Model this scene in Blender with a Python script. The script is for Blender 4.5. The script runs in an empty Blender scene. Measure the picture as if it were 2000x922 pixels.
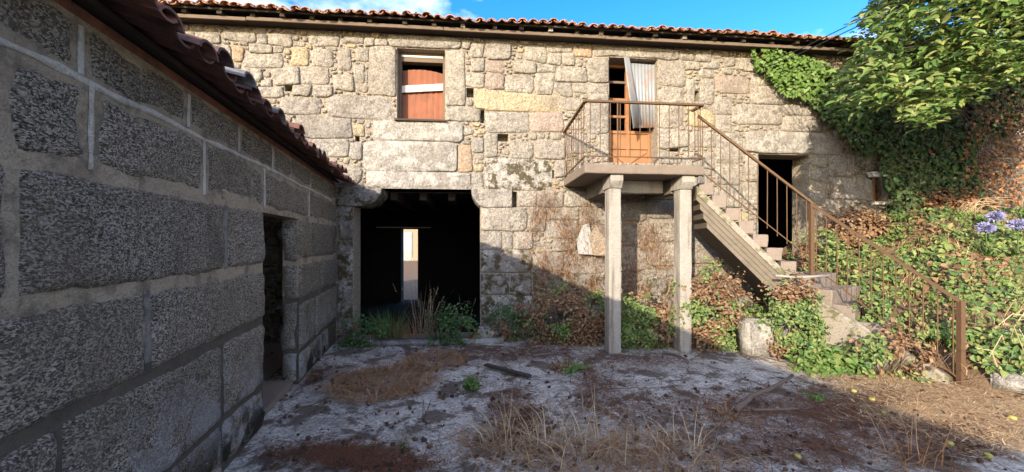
import bpy, bmesh, math, random
import numpy as np
from mathutils import Vector, Matrix, noise
random.seed(7); R = random.Random(11)
sc = bpy.context.scene
COL = sc.collection

# ---------------------------------------------------------------- camera / sky / sun / exposure
FPX, HV, CAMH = 760.0, 473.0, 1.6          # focal length and horizon row, in pixels of the 2000 px photograph
cam = bpy.data.cameras.new('camera'); camo = bpy.data.objects.new('camera', cam); COL.objects.link(camo)
camo.location = (0, 0, CAMH); camo.rotation_euler = (math.radians(90), 0, 0)
cam.sensor_width = 36; cam.lens = 36 * FPX / 2000; cam.shift_y = (HV - 461) / 2000
cam.clip_start = 0.05; cam.clip_end = 3000
sc.camera = camo
SUN = Vector((.53, 1.04, -.36)).normalized()     # direction the light travels
w = bpy.data.worlds.new('World'); sc.world = w; w.use_nodes = True
nt = w.node_tree; nt.nodes.clear()
def wn(t, **k):
    n = nt.nodes.new(t)
    for a, b in k.items(): setattr(n, a, b)
    return n
sky = wn('ShaderNodeTexSky', sky_type='NISHITA', sun_disc=False)
sky.sun_elevation = math.asin(-SUN.z); sky.sun_rotation = math.atan2(-SUN.x, -SUN.y)
sky.air_density = 1.0; sky.dust_density = 1.6; sky.ozone_density = 3.0
hs = wn('ShaderNodeHueSaturation'); hs.inputs['Saturation'].default_value = 1.36; hs.inputs['Value'].default_value = .78; hs.inputs['Hue'].default_value = .514
nt.links.new(sky.outputs[0], hs.inputs['Color'])
tc = wn('ShaderNodeTexCoord'); mp = wn('ShaderNodeMapping'); mp.inputs['Scale'].default_value = (1, 1, 2.0); mp.inputs['Location'].default_value = (.63, .2, .1)
nz = wn('ShaderNodeTexNoise'); nz.inputs['Scale'].default_value = 1.7; nz.inputs['Detail'].default_value = 8; nz.inputs['Roughness'].default_value = .58
rp = wn('ShaderNodeValToRGB'); rp.color_ramp.elements[0].position = .46; rp.color_ramp.elements[1].position = .72
mx = wn('ShaderNodeMixRGB'); mx.inputs[2].default_value = (5.6, 5.35, 5.1, 1)
bg = wn('ShaderNodeBackground'); bg.inputs[1].default_value = .15
out = wn('ShaderNodeOutputWorld')
for a, b in ((tc.outputs['Generated'], mp.inputs[0]), (mp.outputs[0], nz.inputs['Vector']), (nz.outputs[0], rp.inputs[0]),
             (rp.outputs[0], mx.inputs[0]), (hs.outputs[0], mx.inputs[1]), (mx.outputs[0], bg.inputs[0]), (bg.outputs[0], out.inputs[0])):
    nt.links.new(a, b)
sl = bpy.data.lights.new('sun', 'SUN'); sl.energy = 2.05; sl.angle = math.radians(.53); sl.color = (1.0, .88, .72)
so = bpy.data.objects.new('sun', sl); COL.objects.link(so); so.rotation_euler = SUN.to_track_quat('-Z', 'Y').to_euler(); so.location = (-6, -9, 9)
sc.view_settings.view_transform = 'Standard'; sc.view_settings.look = 'None'; sc.view_settings.gamma = 1
sc.view_settings.exposure = 2.28
sc.render.engine = 'CYCLES'
sc.cycles.max_bounces = 6

# ---------------------------------------------------------------- materials
class NT:
    def __init__(s, name):
        s.m = bpy.data.materials.new(name); s.m.use_nodes = True; s.t = s.m.node_tree; s.t.nodes.clear()
        s.o = s.n('ShaderNodeOutputMaterial'); s.b = s.n('ShaderNodeBsdfPrincipled'); s.l(s.b.outputs[0], s.o.inputs[0])
        s.b.inputs['Roughness'].default_value = .9
        try: s.b.inputs['Specular IOR Level'].default_value = .25
        except Exception: pass
        s.tc = s.n('ShaderNodeNewGeometry').outputs['Position']
    def n(s, t, **k):
        x = s.t.nodes.new(t)
        for a, b in k.items(): setattr(x, a, b)
        return x
    def l(s, a, b): s.t.links.new(a, b)
    def mapv(s, scale=(1, 1, 1)):
        m = s.n('ShaderNodeMapping'); m.inputs['Scale'].default_value = scale; s.l(s.tc, m.inputs[0]); return m.outputs[0]
    def noise(s, scale, detail=4, rough=.55, vec=None, dist=0):
        x = s.n('ShaderNodeTexNoise'); x.inputs['Scale'].default_value = scale; x.inputs['Detail'].default_value = detail
        x.inputs['Roughness'].default_value = rough; x.inputs['Distortion'].default_value = dist
        s.l(vec or s.tc, x.inputs['Vector']); return x.outputs[0]
    def voro(s, scale, out='Distance', feature='F1', vec=None):
        x = s.n('ShaderNodeTexVoronoi', feature=feature); x.inputs['Scale'].default_value = scale; s.l(vec or s.tc, x.inputs['Vector']); return x.outputs[out]
    def ramp(s, f, stops):
        r = s.n('ShaderNodeValToRGB'); e = r.color_ramp.elements
        while len(e) < len(stops): e.new(.5)
        for i, (p, c) in enumerate(stops):
            e[i].position = p; e[i].color = (c, c, c, 1) if not isinstance(c, tuple) else (*c, 1)
        s.l(f, r.inputs[0]); return r.outputs[0]
    def mix(s, f, a, b, bt='MIX'):
        m = s.n('ShaderNodeMixRGB', blend_type=bt)
        for i, v in ((0, f), (1, a), (2, b)):
            if isinstance(v, tuple): m.inputs[i].default_value = (*v, 1)
            elif isinstance(v, (int, float)): m.inputs[i].default_value = v
            else: s.l(v, m.inputs[i])
        return m.outputs[0]
    def math(s, op, a, b=0.0, clamp=False):
        m = s.n('ShaderNodeMath', operation=op, use_clamp=clamp)
        for i, v in ((0, a), (1, b)):
            if isinstance(v, (int, float)): m.inputs[i].default_value = v
            else: s.l(v, m.inputs[i])
        return m.outputs[0]
    def col(s, c): 
        if isinstance(c, tuple): s.b.inputs['Base Color'].default_value = (*c, 1)
        else: s.l(c, s.b.inputs['Base Color'])
    def bump(s, h, strength=.5, dist=.01):
        b = s.n('ShaderNodeBump'); b.inputs['Strength'].default_value = strength; b.inputs['Distance'].default_value = dist
        s.l(h, b.inputs['Height']); s.l(b.outputs[0], s.b.inputs['Normal'])
    def rand(s):
        g = s.n('ShaderNodeNewGeometry').outputs['Random Per Island']; o = s.n('ShaderNodeObjectInfo').outputs['Random']
        return s.math('FRACT', s.math('ADD', g, o))
    def sepz(s, i=2):
        x = s.n('ShaderNodeSeparateXYZ'); s.l(s.tc, x.inputs[0]); return x.outputs[i]

def granite(name, c1, c2, lichen=.0, moss=0., tint=.25, white=.0):
    t = NT(name)
    base = t.mix(t.ramp(t.noise(3.2, 5), [(.35, 0.), (.65, 1.)]), c1, c2)
    r = t.rand()
    base = t.mix(t.math('MULTIPLY', r, tint), base, t.mix(t.ramp(r, [(.3, 0.), (.7, 1.)]), (.30, .22, .15), (.27, .26, .25)))
    sp = t.ramp(t.noise(70, 3, .7), [(.36, 0.), (.5, 1.)])
    base = t.mix(t.math('MULTIPLY', t.math('SUBTRACT', 1., sp), .62), base, (.09, .08, .075))
    sp2 = t.ramp(t.noise(48, 2, .6), [(.56, 0.), (.64, 1.)])
    base = t.mix(t.math('MULTIPLY', sp2, .4), base, (.58, .54, .47))
    wz = t.ramp(t.noise(1.3, 6, .65), [(.42, 0.), (.66, 1.)])
    base = t.mix(t.math('MULTIPLY', wz, .5), base, (.165, .14, .11))
    gr = t.ramp(t.noise(30, 4, .85), [(.38, 0.), (.53, 1.)])
    base = t.mix(t.math('MULTIPLY', t.math('SUBTRACT', 1., gr), .72), base, (.12, .10, .08))
    if white:
        f = t.ramp(t.noise(5, 7, .7), [(.56 - white * .1, 0.), (.62 - white * .1, 1.)])
        base = t.mix(t.math('MULTIPLY', f, .55), base, (.46, .43, .375))
    if lichen:
        f = t.ramp(t.noise(11, 8, .75), [(.57 - .1 * lichen, 0.), (.65 - .1 * lichen, 1.)])
        base = t.mix(t.math('MULTIPLY', f, .6), base, (.115, .10, .08))
    if moss:
        f = t.ramp(t.noise(6, 9, .75), [(.56 - .12 * moss, 0.), (.6 - .12 * moss, 1.)])
        base = t.mix(t.math('MULTIPLY', f, .92), base, (.06, .045, .018))
    t.col(base)
    h = t.math('ADD', t.noise(45, 5, .7), t.math('MULTIPLY', t.noise(9, 4), 2.2))
    t.bump(h, 1., .03)
    return t.m

M = {}
M['stone'] = granite('facade_granite', (.45, .395, .315), (.335, .295, .24), lichen=.6)
M['stone_yellow'] = granite('yellow_granite', (.50, .38, .20), (.42, .33, .21), tint=.12)
M['stone_orange'] = granite('orange_granite', (.47, .30, .17), (.40, .30, .20), tint=.1)
M['stone_grey'] = granite('grey_granite', (.38, .34, .29), (.29, .26, .225), lichen=.7, tint=.15)
M['stone_white'] = granite('limewashed_granite', (.37, .335, .28), (.32, .29, .25), white=.6, tint=.1)
M['stone_moss'] = granite('mossy_granite', (.42, .39, .33), (.36, .33, .28), moss=.55, white=.5, tint=.1)
M['stone_low'] = granite('lichened_base_granite', (.31, .285, .255), (.22, .20, .18), lichen=1.0, white=.35, moss=.5, tint=.1)
M['stone_red'] = granite('rosy_granite', (.40, .28, .22), (.36, .30, .24), tint=.1)
def mk_earth():
    t = NT('earth_mortar')
    b = t.mix(t.noise(5, 5), (.24, .195, .14), (.38, .325, .245)); b = t.mix(t.ramp(t.noise(40, 4), [(.35, 1.), (.55, 0.)]), b, (.13, .10, .075))
    t.col(b); t.bump(t.noise(30, 6, .7), 1., .03); return t.m
M['mortar_earth'] = mk_earth()
def mk_block():      # coarse split granite of the outbuilding
    t = NT('coarse_split_granite')
    v = t.mapv((.95, .85, 1.35))
    n1 = t.noise(56, 5, .75, v, .6); n2 = t.noise(120, 3, .7, v)
    wv = t.n('ShaderNodeVectorMath', operation='ADD'); nv = t.n('ShaderNodeTexNoise'); nv.inputs['Scale'].default_value = 30; t.l(t.tc, nv.inputs['Vector'])
    sv = t.n('ShaderNodeVectorMath', operation='SCALE'); sv.inputs['Scale'].default_value = .016; t.l(nv.outputs['Color'], sv.inputs[0]); t.l(v, wv.inputs[0]); t.l(sv.outputs[0], wv.inputs[1])
    vc = t.n('ShaderNodeTexVoronoi'); vc.inputs['Scale'].default_value = 140; t.l(wv.outputs[0], vc.inputs['Vector'])
    bw_ = t.n('ShaderNodeRGBToBW'); t.l(vc.outputs['Color'], bw_.inputs[0])
    n1 = t.math('ADD', t.math('MULTIPLY', bw_.outputs[0], .62), t.math('MULTIPLY', n1, .38))
    c = t.ramp(n1, [(.31, (.014, .011, .009)), (.42, (.09, .073, .054)), (.525, (.25, .207, .152)), (.66, (.56, .50, .41))])
    c = t.mix(t.math('MULTIPLY', t.ramp(n2, [(.5, 0.), (.66, 1.)]), .35), c, (.46, .45, .43))
    big = t.ramp(t.noise(2.2, 4), [(.35, 0.), (.7, 1.)])
    rb = t.rand(); c = t.mix(t.math('MULTIPLY', big, .45), c, (.19, .145, .09))
    c = t.mix(t.math('MULTIPLY', rb, .22), c, t.mix(t.ramp(rb, [(.4, 0.), (.6, 1.)]), (.16, .12, .08), (.05, .045, .042)))
    sn = t.ramp(t.noise(3.5, 7, .7, t.mapv((1, 1, .45))), [(.55, 0.), (.66, 1.)]); c = t.mix(t.math('MULTIPLY', sn, .45), c, (.05, .043, .034))
    z = t.sepz(); low = t.ramp(z, [(.25, 1.), (.85, 0.)])
    wl = t.math('MULTIPLY', t.ramp(t.noise(4.5, 6, .65), [(.46, 0.), (.53, 1.)]), low)
    c = t.mix(t.math('MULTIPLY', wl, .6), c, (.42, .42, .43))
    mo = t.math('MULTIPLY', t.ramp(t.noise(3.0, 7, .7), [(.47, 0.), (.55, 1.)]), t.ramp(z, [(.15, 1.), (.5, 0.)]))
    c = t.mix(mo, c, (.022, .02, .012))
    t.col(c); t.b.inputs['Roughness'].default_value = .75
    t.bump(t.math('ADD', n1, t.math('MULTIPLY', n2, .35)), 1.0, .05); return t.m
M['block'] = mk_block()
def mk_cement(name, a, b, dark=.5):
    t = NT(name)
    c = t.mix(t.noise(4, 5), a, b); z = t.sepz()
    c = t.mix(t.math('MULTIPLY', t.ramp(t.noise(7, 6, .7), [(.48, 0.), (.62, 1.)]), dark), c, (.05, .043, .036))
    g = t.math('MULTIPLY', t.ramp(t.noise(2.4, 5), [(.18, 0.), (.4, 1.)]), t.ramp(z, [(.3, .92), (1.5, .85), (2.0, .1)]))
    c = t.mix(g, c, (.05, .042, .035))
    sk = t.math('MULTIPLY', t.ramp(t.noise(5, 6, .65, t.mapv((1.6, 1.6, .25))), [(.42, 0.), (.62, 1.)]), t.ramp(z, [(2.0, 0.), (2.45, .9)]))
    c = t.mix(sk, c, (.035, .025, .017))
    fine = t.ramp(t.noise(110, 4, .8), [(.36, 1.), (.52, 0.)]); c = t.mix(t.math('MULTIPLY', fine, .45), c, (.09, .075, .055))
    t.col(c); t.bump(t.math('ADD', t.noise(26, 6, .65), t.math('MULTIPLY', t.noise(110, 3, .7), .4)), 1., .025); return t.m
M['cement'] = mk_cement('smeared_cement', (.44, .36, .255), (.27, .215, .15), .6)
M['pointing_grey'] = mk_cement('grey_pointing', (.30, .27, .24), (.17, .15, .13), .6)
M['pointing'] = mk_cement('white_pointing', (.66, .62, .55), (.48, .44, .37), .35)
def mk_conc(name, a, b, streak=0., spot=.35, moss=0.):
    t = NT(name)
    c = t.mix(t.noise(6, 6, .6), a, b)
    c = t.mix(t.math('MULTIPLY', t.ramp(t.noise(60, 4, .7), [(.33, 1.), (.5, 0.)]), spot), c, (.06, .055, .05))
    if streak:
        c = t.mix(t.math('MULTIPLY', t.ramp(t.noise(9, 5, .6, t.mapv((1.5, 1.5, .12))), [(.5, 0.), (.68, 1.)]), streak), c, (.10, .075, .05))
    if moss:
        c = t.mix(t.math('MULTIPLY', t.ramp(t.noise(7, 7, .7), [(.5, 0.), (.58, 1.)]), moss), c, (.07, .07, .015))
    t.col(c); t.bump(t.noise(55, 6, .7), .45, .012); return t.m
M['concrete'] = mk_conc('cast_concrete', (.44, .38, .31), (.34, .30, .25), .25)
M['post'] = mk_conc('pale_concrete_post', (.35, .318, .265), (.23, .205, .17), .7, .5)
M['slab'] = mk_conc('weathered_slab', (.22, .168, .125), (.15, .118, .09), .2, .5)
M['step'] = mk_conc('rough_step_concrete', (.24, .185, .145), (.175, .14, .112), 0, .5)
M['stepmoss'] = mk_conc('mossy_stair_flank', (.30, .26, .20), (.22, .19, .15), 0, .5, .75)
def mk_ground():
    t = NT('worn_granite_paving')
    n = t.noise(30, 5, .85)
    c = t.ramp(n, [(.32, (.07, .064, .055)), (.42, (.29, .27, .232)), (.50, (.50, .463, .40)), (.60, (.82, .75, .64))])
    big = t.ramp(t.noise(1.7, 6, .6), [(.30, 0.), (.52, 1.)])
    c = t.mix(t.math('MULTIPLY', big, .9), c, t.ramp(t.noise(34, 4, .85), [(.36, (.15, .135, .112)), (.47, (.49, .45, .385)), (.58, (.84, .785, .69))]))
    dk = t.ramp(t.noise(2.3, 8, .72, None, .4), [(.505, 0.), (.56, 1.)])
    c = t.mix(t.math('MULTIPLY', dk, .8), c, t.mix(t.noise(70, 3, .8), (.012, .009, .007), (.13, .075, .042)))
    br = t.ramp(t.noise(4.2, 7, .7), [(.46, 0.), (.62, 1.)])
    c = t.mix(t.math('MULTIPLY', br, .48), c, t.mix(t.noise(50, 4, .8), (.055, .04, .028), (.24, .165, .10)))
    lt = t.ramp(t.noise(11, 6, .75), [(.6, 0.), (.66, 1.)])
    c = t.mix(t.math('MULTIPLY', lt, .8), c, (.028, .019, .013))
    wq = t.n('ShaderNodeVectorMath', operation='ADD'); nq = t.n('ShaderNodeTexNoise'); nq.inputs['Scale'].default_value = 3.5; nq.inputs['Detail'].default_value = 5; t.l(t.tc, nq.inputs['Vector'])
    sq = t.n('ShaderNodeVectorMath', operation='SCALE'); sq.inputs['Scale'].default_value = .28; t.l(nq.outputs['Color'], sq.inputs[0]); t.l(t.tc, wq.inputs[0]); t.l(sq.outputs[0], wq.inputs[1])
    ck = t.ramp(t.voro(.85, 'Distance', 'DISTANCE_TO_EDGE', wq.outputs[0]), [(.003, 1.), (.011, 0.)])
    c = t.mix(t.math('MULTIPLY', ck, .55), c, (.03, .022, .016))
    t.col(c); t.b.inputs['Roughness'].default_value = .85
    t.bump(t.math('ADD', n, t.math('MULTIPLY', t.noise(5, 5), 1.5)), 1., .035); return t.m
M['ground'] = mk_ground()
def mk_soil():
    t = NT('brown_soil'); c = t.mix(t.noise(8, 7, .7), (.07, .045, .026), (.28, .18, .10)); t.col(c); t.bump(t.noise(25, 6, .7), 1, .04); return t.m
M['soil'] = mk_soil()
def mk_wood(name, a, b, sc_=(3, 3, 40)):
    t = NT(name); v = t.mapv(sc_); n = t.noise(3, 6, .65, v)
    c = t.mix(n, a, b); c = t.mix(t.math('MULTIPLY', t.ramp(t.noise(4, 5), [(.5, 0.), (.7, 1.)]), .4), c, (.05, .04, .03))
    t.col(c); t.bump(n, .4, .006); return t.m
M['wood_grey'] = mk_wood('grey_old_wood', (.36, .33, .29), (.20, .17, .14))
M['wood_fascia'] = mk_wood('pale_fascia_wood', (.19, .14, .10), (.085, .06, .042), (4, 4, 60))
M['wood_form'] = mk_wood('board_marked_concrete', (.19, .155, .112), (.10, .082, .06), (1.2, 14, 14))
M['door_orange'] = mk_wood('orange_varnished_door', (.36, .17, .075), (.21, .095, .045), (14, 14, 1.5))
M['wood_dark'] = mk_wood('dark_wood', (.06, .045, .035), (.03, .024, .02))
M['panel_red'] = mk_wood('red_brown_panel', (.29, .115, .062), (.15, .052, .03), (26, 26, .9))
def plain(name, c, rough=.8, metal=0., var=.3, sc_=14, bump=.3):
    t = NT(name); d = tuple(x * (1 - var) for x in c)
    t.col(t.mix(t.noise(sc_, 5, .65), c, d)); t.b.inputs['Roughness'].default_value = rough; t.b.inputs['Metallic'].default_value = metal
    if bump: t.bump(t.noise(sc_ * 4, 4), bump, .004)
    return t.m
M['white_paint'] = plain('white_board', (.72, .68, .62), .7)
M['plank_grey'] = mk_wood('silvered_plank', (.56, .52, .46), (.40, .36, .32), (3, 3, 30))
M['dark'] = plain('shade_black_interior', (.008, .007, .006), 1., 0, .4)  # darkness of the unlit rooms put into a near-black base colour
M['iron'] = plain('rusty_iron', (.15, .085, .045), .75, .2, .5, 40)
M['zinc'] = plain('tin_backing', (.36, .355, .33), .7, .1)
def mk_tin():
    t = NT('weathered_corrugated_tin'); c = t.mix(t.noise(5, 5), (.27, .285, .29), (.18, .19, .20))
    c = t.mix(t.math('MULTIPLY', t.ramp(t.noise(6, 6, .7, t.mapv((1, 1, .4))), [(.53, 0.), (.66, 1.)]), .75), c, (.30, .13, .05))
    t.col(c); t.b.inputs['Roughness'].default_value = .55; t.b.inputs['Metallic'].default_value = .15; return t.m
M['tin'] = mk_tin()
def mk_tile(name, a, b, dirt):
    t = NT(name); r = t.rand(); c = t.mix(r, a, b)
    c = t.mix(t.math('MULTIPLY', t.ramp(t.noise(12, 6, .7), [(.45, 0.), (.6, 1.)]), dirt), c, (.05, .04, .035))
    t.col(c); t.bump(t.noise(40, 5, .7), .6, .01); return t.m
M['tile'] = mk_tile('orange_clay_tile', (.40, .185, .09), (.25, .125, .075), .6)
M['tile_dark'] = mk_tile('weathered_purple_tile', (.20, .085, .055), (.12, .065, .05), .6)
M['tile_grey'] = mk_tile('lichen_grey_tile', (.22, .21, .2), (.13, .115, .105), .5)
M['plaster'] = plain('cream_render', (.30, .225, .15), .9)
M['glass'] = plain('dusty_pane', (.30, .32, .34), .2, 0, .3, 6, 0)
M['shutter'] = plain('pale_shutter', (.27, .265, .255), .6)
M['cable'] = plain('black_cable', (.03, .03, .03), .6)
def leafm(name, cols, trans=.25, rough=.55):
    t = NT(name); r = t.n('ShaderNodeNewGeometry').outputs['Random Per Island']
    k = len(cols); c = t.ramp(r, [(i / max(1, k - 1), cc) for i, cc in enumerate(cols)])
    t.col(c); t.b.inputs['Roughness'].default_value = rough
    tr = t.n('ShaderNodeBsdfTranslucent'); t.l(c, tr.inputs[0]); m = t.n('ShaderNodeMixShader'); m.inputs[0].default_value = trans
    t.l(t.b.outputs[0], m.inputs[1]); t.l(tr.outputs[0], m.inputs[2]); t.l(m.outputs[0], t.o.inputs[0]); return t.m
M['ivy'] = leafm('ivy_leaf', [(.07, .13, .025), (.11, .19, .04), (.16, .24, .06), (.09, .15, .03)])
M['ivy_shaded'] = leafm('shade_tinted_ivy_leaf', [(.03, .065, .018), (.05, .09, .025), (.075, .12, .03), (.05, .06, .025)], .1)  # darker copy of the ivy leaf, tree shade put into its colour
M['bramble'] = leafm('bramble_leaf', [(.055, .11, .035), (.10, .17, .05), (.17, .235, .065), (.26, .275, .09), (.085, .15, .05)])
M['weed'] = leafm('weed_leaf', [(.035, .075, .025), (.06, .12, .035), (.09, .16, .045)])
M['dead'] = leafm('dead_leaf', [(.13, .065, .03), (.20, .11, .056), (.29, .185, .105), (.085, .045, .023)], .15)
M['rust_vine'] = leafm('dead_vine', [(.20, .085, .032), (.30, .135, .052), (.11, .05, .022), (.36, .20, .09)], .1)
M['needle'] = leafm('brown_needle', [(.12, .05, .026), (.17, .075, .036), (.07, .032, .019)], .0, .9)
M['straw'] = leafm('dry_straw', [(.45, .32, .17), (.62, .48, .28), (.34, .22, .11), (.66, .54, .34)], .2)
M['straw_brown'] = leafm('brown_straw', [(.27, .145, .07), (.37, .21, .10), (.19, .095, .045)], .1)
M['straw_litter'] = leafm('straw_litter', [(.36, .21, .10), (.52, .35, .18), (.60, .45, .26), (.26, .14, .065)], .1)
M['grass'] = leafm('green_grass', [(.06, .12, .025), (.10, .18, .04), (.2, .22, .07)])
M['treeleaf'] = leafm('tree_leaf', [(.045, .095, .022), (.10, .17, .04), (.18, .25, .06), (.07, .13, .03), (.27, .27, .09), (.13, .185, .05)], .3, .35)
M['bark'] = plain('tree_bark', (.12, .09, .065), .9, 0, .5, 20)
M['twig'] = plain('dry_twig', (.16, .11, .075), .9, 0, .5, 30)
M['stick'] = plain('fallen_stick', (.17, .12, .09), .9, 0, .5, 20)
M['litter'] = leafm('dark_litter', [(.035, .021, .014), (.07, .04, .026), (.13, .07, .04)], 0, .95)
M['fruit'] = plain('yellow_fruit', (.33, .30, .075), .45, 0, .25, 30)
M['lilac'] = leafm('lilac_petal', [(.30, .29, .50), (.38, .37, .56), (.22, .21, .40)], .2)
M['strap'] = leafm('strap_leaf', [(.05, .12, .03), (.08, .17, .04)], .2, .35)
M['brick'] = plain('red_brick', (.24, .085, .045), .9, 0, .35)

# ---------------------------------------------------------------- helpers
def V(*a): return Vector(a)
def mesh(name, verts, faces, mat, parent=None, smooth=False, mw=None):
    me = bpy.data.meshes.new(name); me.from_pydata([tuple(v) for v in verts], [], faces); me.update()
    if smooth:
        me.polygons.foreach_set('use_smooth', [True] * len(me.polygons))
    o = bpy.data.objects.new(name, me); COL.objects.link(o)
    me.materials.append(M[mat] if isinstance(mat, str) else mat)
    if parent is not None: attach(o, parent)
    return o
def attach(o, p):
    o.parent = p
    # parents sit untransformed relative to world except for their location
    base = Vector((0, 0, 0)); q = p
    while q is not None:
        base += q.location; q = q.parent
    if o.type == 'MESH':
        o.data.transform(Matrix.Translation(-base))
def empty(name, loc=(0, 0, 0)):
    o = bpy.data.objects.new(name, None); COL.objects.link(o); o.location = loc; o.empty_display_size = .1; return o
def tag(o, label=None, cat=None, group=None, kind=None):
    if label: o['label'] = label
    if cat: o['category'] = cat
    if group: o['group'] = group
    if kind: o['kind'] = kind
    return o
class MB:
    def __init__(s): s.v = []; s.f = []
    def add(s, vs, fs):
        k = len(s.v); s.v += [Vector(x) for x in vs]; s.f += [tuple(i + k for i in f) for f in fs]; return s
    def hexa(s, p):   # 8 corners: bottom ring then top ring
        return s.add(p, [(0, 3, 2, 1), (4, 5, 6, 7), (0, 1, 5, 4), (1, 2, 6, 5), (2, 3, 7, 6), (3, 0, 4, 7)])
    def fbox(s, fr, s0, s1, w0, w1, z0, z1):
        return s.hexa([fr.p(s0, w1, z0), fr.p(s1, w1, z0), fr.p(s1, w0, z0), fr.p(s0, w0, z0), fr.p(s0, w1, z1), fr.p(s1, w1, z1), fr.p(s1, w0, z1), fr.p(s0, w0, z1)])
    def tube(s, pts, r, n=6, r1=None, cap=True):
        pts = [Vector(p) for p in pts]; k = len(s.v); m = len(pts)
        for i, p in enumerate(pts):
            d = (pts[min(i + 1, m - 1)] - pts[max(i - 1, 0)]).normalized()
            a = d.cross(V(0, 0, 1) if abs(d.z) < .9 else V(1, 0, 0)).normalized(); b = d.cross(a)
            rr = r if r1 is None else r + (r1 - r) * i / max(1, m - 1)
            for j in range(n):
                t = 2 * math.pi * (j + .5) / n; s.v.append(p + a * (rr * math.cos(t)) + b * (rr * math.sin(t)))
        for i in range(m - 1):
            for j in range(n):
                a0 = k + i * n + j; a1 = k + i * n + (j + 1) % n; s.f.append((a0, a1, a1 + n, a0 + n))
        if cap: s.f.append(tuple(k + j for j in range(n))[::-1]); s.f.append(tuple(k + (m - 1) * n + j for j in range(n)))
        return s
    def bar(s, a, b, wd, ht):    # rectangular bar a-b, width horizontal, height vertical
        a = Vector(a); b = Vector(b); d = (b - a).normalized(); x = d.cross(V(0, 0, 1))
        if x.length < 1e-3: x = V(1, 0, 0)
        x.normalize(); y = x.cross(d)
        c = [(-1, -1), (1, -1), (1, 1), (-1, 1)]
        return s.hexa([a + x * (i * wd / 2) + y * (j * ht / 2) for i, j in c] + [b + x * (i * wd / 2) + y * (j * ht / 2) for i, j in c])
    def build(s, name, mat, parent=None, smooth=False): return mesh(name, s.v, s.f, mat, parent, smooth)
class Frame:
    def __init__(s, o, d, nrm): s.o = Vector((*o, 0)); s.d = Vector((*d, 0)).normalized(); s.n = Vector((*nrm, 0)).normalized()
    def p(s, a, w, z): return s.o + s.d * a + s.n * w + V(0, 0, z)
    def px(s, u, v, w=0.):     # pixel of the photograph -> (along, height) on this wall
        r = V((u - 1000) / FPX, 1, (HV - v) / FPX); c = V(0, 0, CAMH)
        t = (w - (c - s.o).dot(s.n)) / r.dot(s.n); q = c + r * t
        return (q - s.o).dot(s.d), q.z
def gpx(u, v, z=0.):           # pixel -> ground point
    t = (CAMH - z) * FPX / (v - HV); return V((u - 1000) / FPX * t, t, z)
def ypx(u, v, y): return V((u - 1000) / FPX * y, y, CAMH + (HV - v) / FPX * y)
TH = math.radians(5.5)
FA = Frame((0, 6.58), (math.cos(TH), math.sin(TH)), (math.sin(TH), -math.cos(TH)))     # main facade
LW = Frame((-1.37, 0), (-.235, 1), (1, .235))                                           # outbuilding wall
def frect(u0, v0, u1, v1, fr=FA):
    vm = (v0 + v1) / 2; um = (u0 + u1) / 2
    return fr.px(u0, vm)[0], fr.px(um, v1)[1], fr.px(u1, vm)[0], fr.px(um, v0)[1]      # s0, z0, s1, z1

# ---------------------------------------------------------------- ground and bank
def bank_h(x, y):
    a = V(3.95, 7.0, 0); b = V(5.02, 4.15, 0); d = (b - a).normalized(); n = V(-d.y, d.x, 0)
    if n.x < 0: n = -n
    d1 = (V(x, y, 0) - a).dot(n); d2 = y - (4.05 - .10 * (x - 5))
    q = min(d1, d2)
    if q < 0: return 0.
    return min(1.95, .10 + .72 * q + .07 * noise.noise(V(x * 1.7, y * 1.7, 0)) * min(1, q * 2))
tag(mesh('ground', [(-60, -60, -.012), (60, -60, -.012), (60, 90, -.012), (-60, 90, -.012)], [(0, 1, 2, 3)], 'soil'), kind='structure')
nx, ny = 210, 120; gv = []; gf = []
for j in range(ny + 1):
    for i in range(nx + 1):
        x = -2.9 + 12.4 * i / nx; y = -2.5 + 9.0 * j / ny
        gv.append((x, y, .012 * noise.noise(V(x * 1.3, y * 1.3, 0)) + .012 * abs(noise.noise(V(x * 5, y * 5, 3))) + .006))
for j in range(ny):
    for i in range(nx):
        a = j * (nx + 1) + i; gf.append((a, a + 1, a + nx + 2, a + nx + 1))
tag(mesh('courtyard_paving', gv, gf, 'ground', smooth=True), kind='structure')
gv = []; gf = []; nx, ny = 80, 60
for j in range(ny + 1):
    for i in range(nx + 1):
        x = 3.9 + 9.1 * i / nx; y = 3.5 + 4.6 * j / ny; h = bank_h(x, y); gv.append((x, y, h if h > 0 else -.05))
for j in range(ny):
    for i in range(nx):
        a = j * (nx + 1) + i; gf.append((a, a + 1, a + nx + 2, a + nx + 1))
tag(mesh('earth_bank', gv, gf, 'soil', smooth=True), kind='structure')

# ---------------------------------------------------------------- stone house
house = tag(empty('stone_house', FA.p(0, 0, 0)), 'long two-storey granite house with rubble front and clay tile eaves', 'house')
S0, S1, ZT, WT = -7.0, 11.5, 5.05, .40
OPEN = {}      # name: (s0,z0,s1,z1,depth or None for a through opening)
def op(name, u0, v0, u1, v1, z0=None, depth=None):
    a, b, c, d = frect(u0, v0, u1, v1); OPEN[name] = (a, b if z0 is None else z0, c, d, depth)
op('window', 775, 95, 869, 235); op('gate', 690, 369, 938, 640, z0=0.); op('upper_door', 1190, 113, 1285, 318)
op('small_door', 1482, 302, 1582, 540, z0=.3); op('small_window', 1706, 347, 1734, 394)
op('right_window', 1986, 165, 2040, 262)
for i, q in enumerate([(911, 171, 925, 190), (938, 214, 946, 240), (972, 261, 993, 276), (555, 166, 571, 178), (693, 265, 702, 276), (1077, 332, 1083, 348), (1308, 289, 1330, 296), (1357, 176, 1367, 198), (1000, 374, 1010, 405)]):
    op('hole%d' % i, *q, depth=.22)
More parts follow.
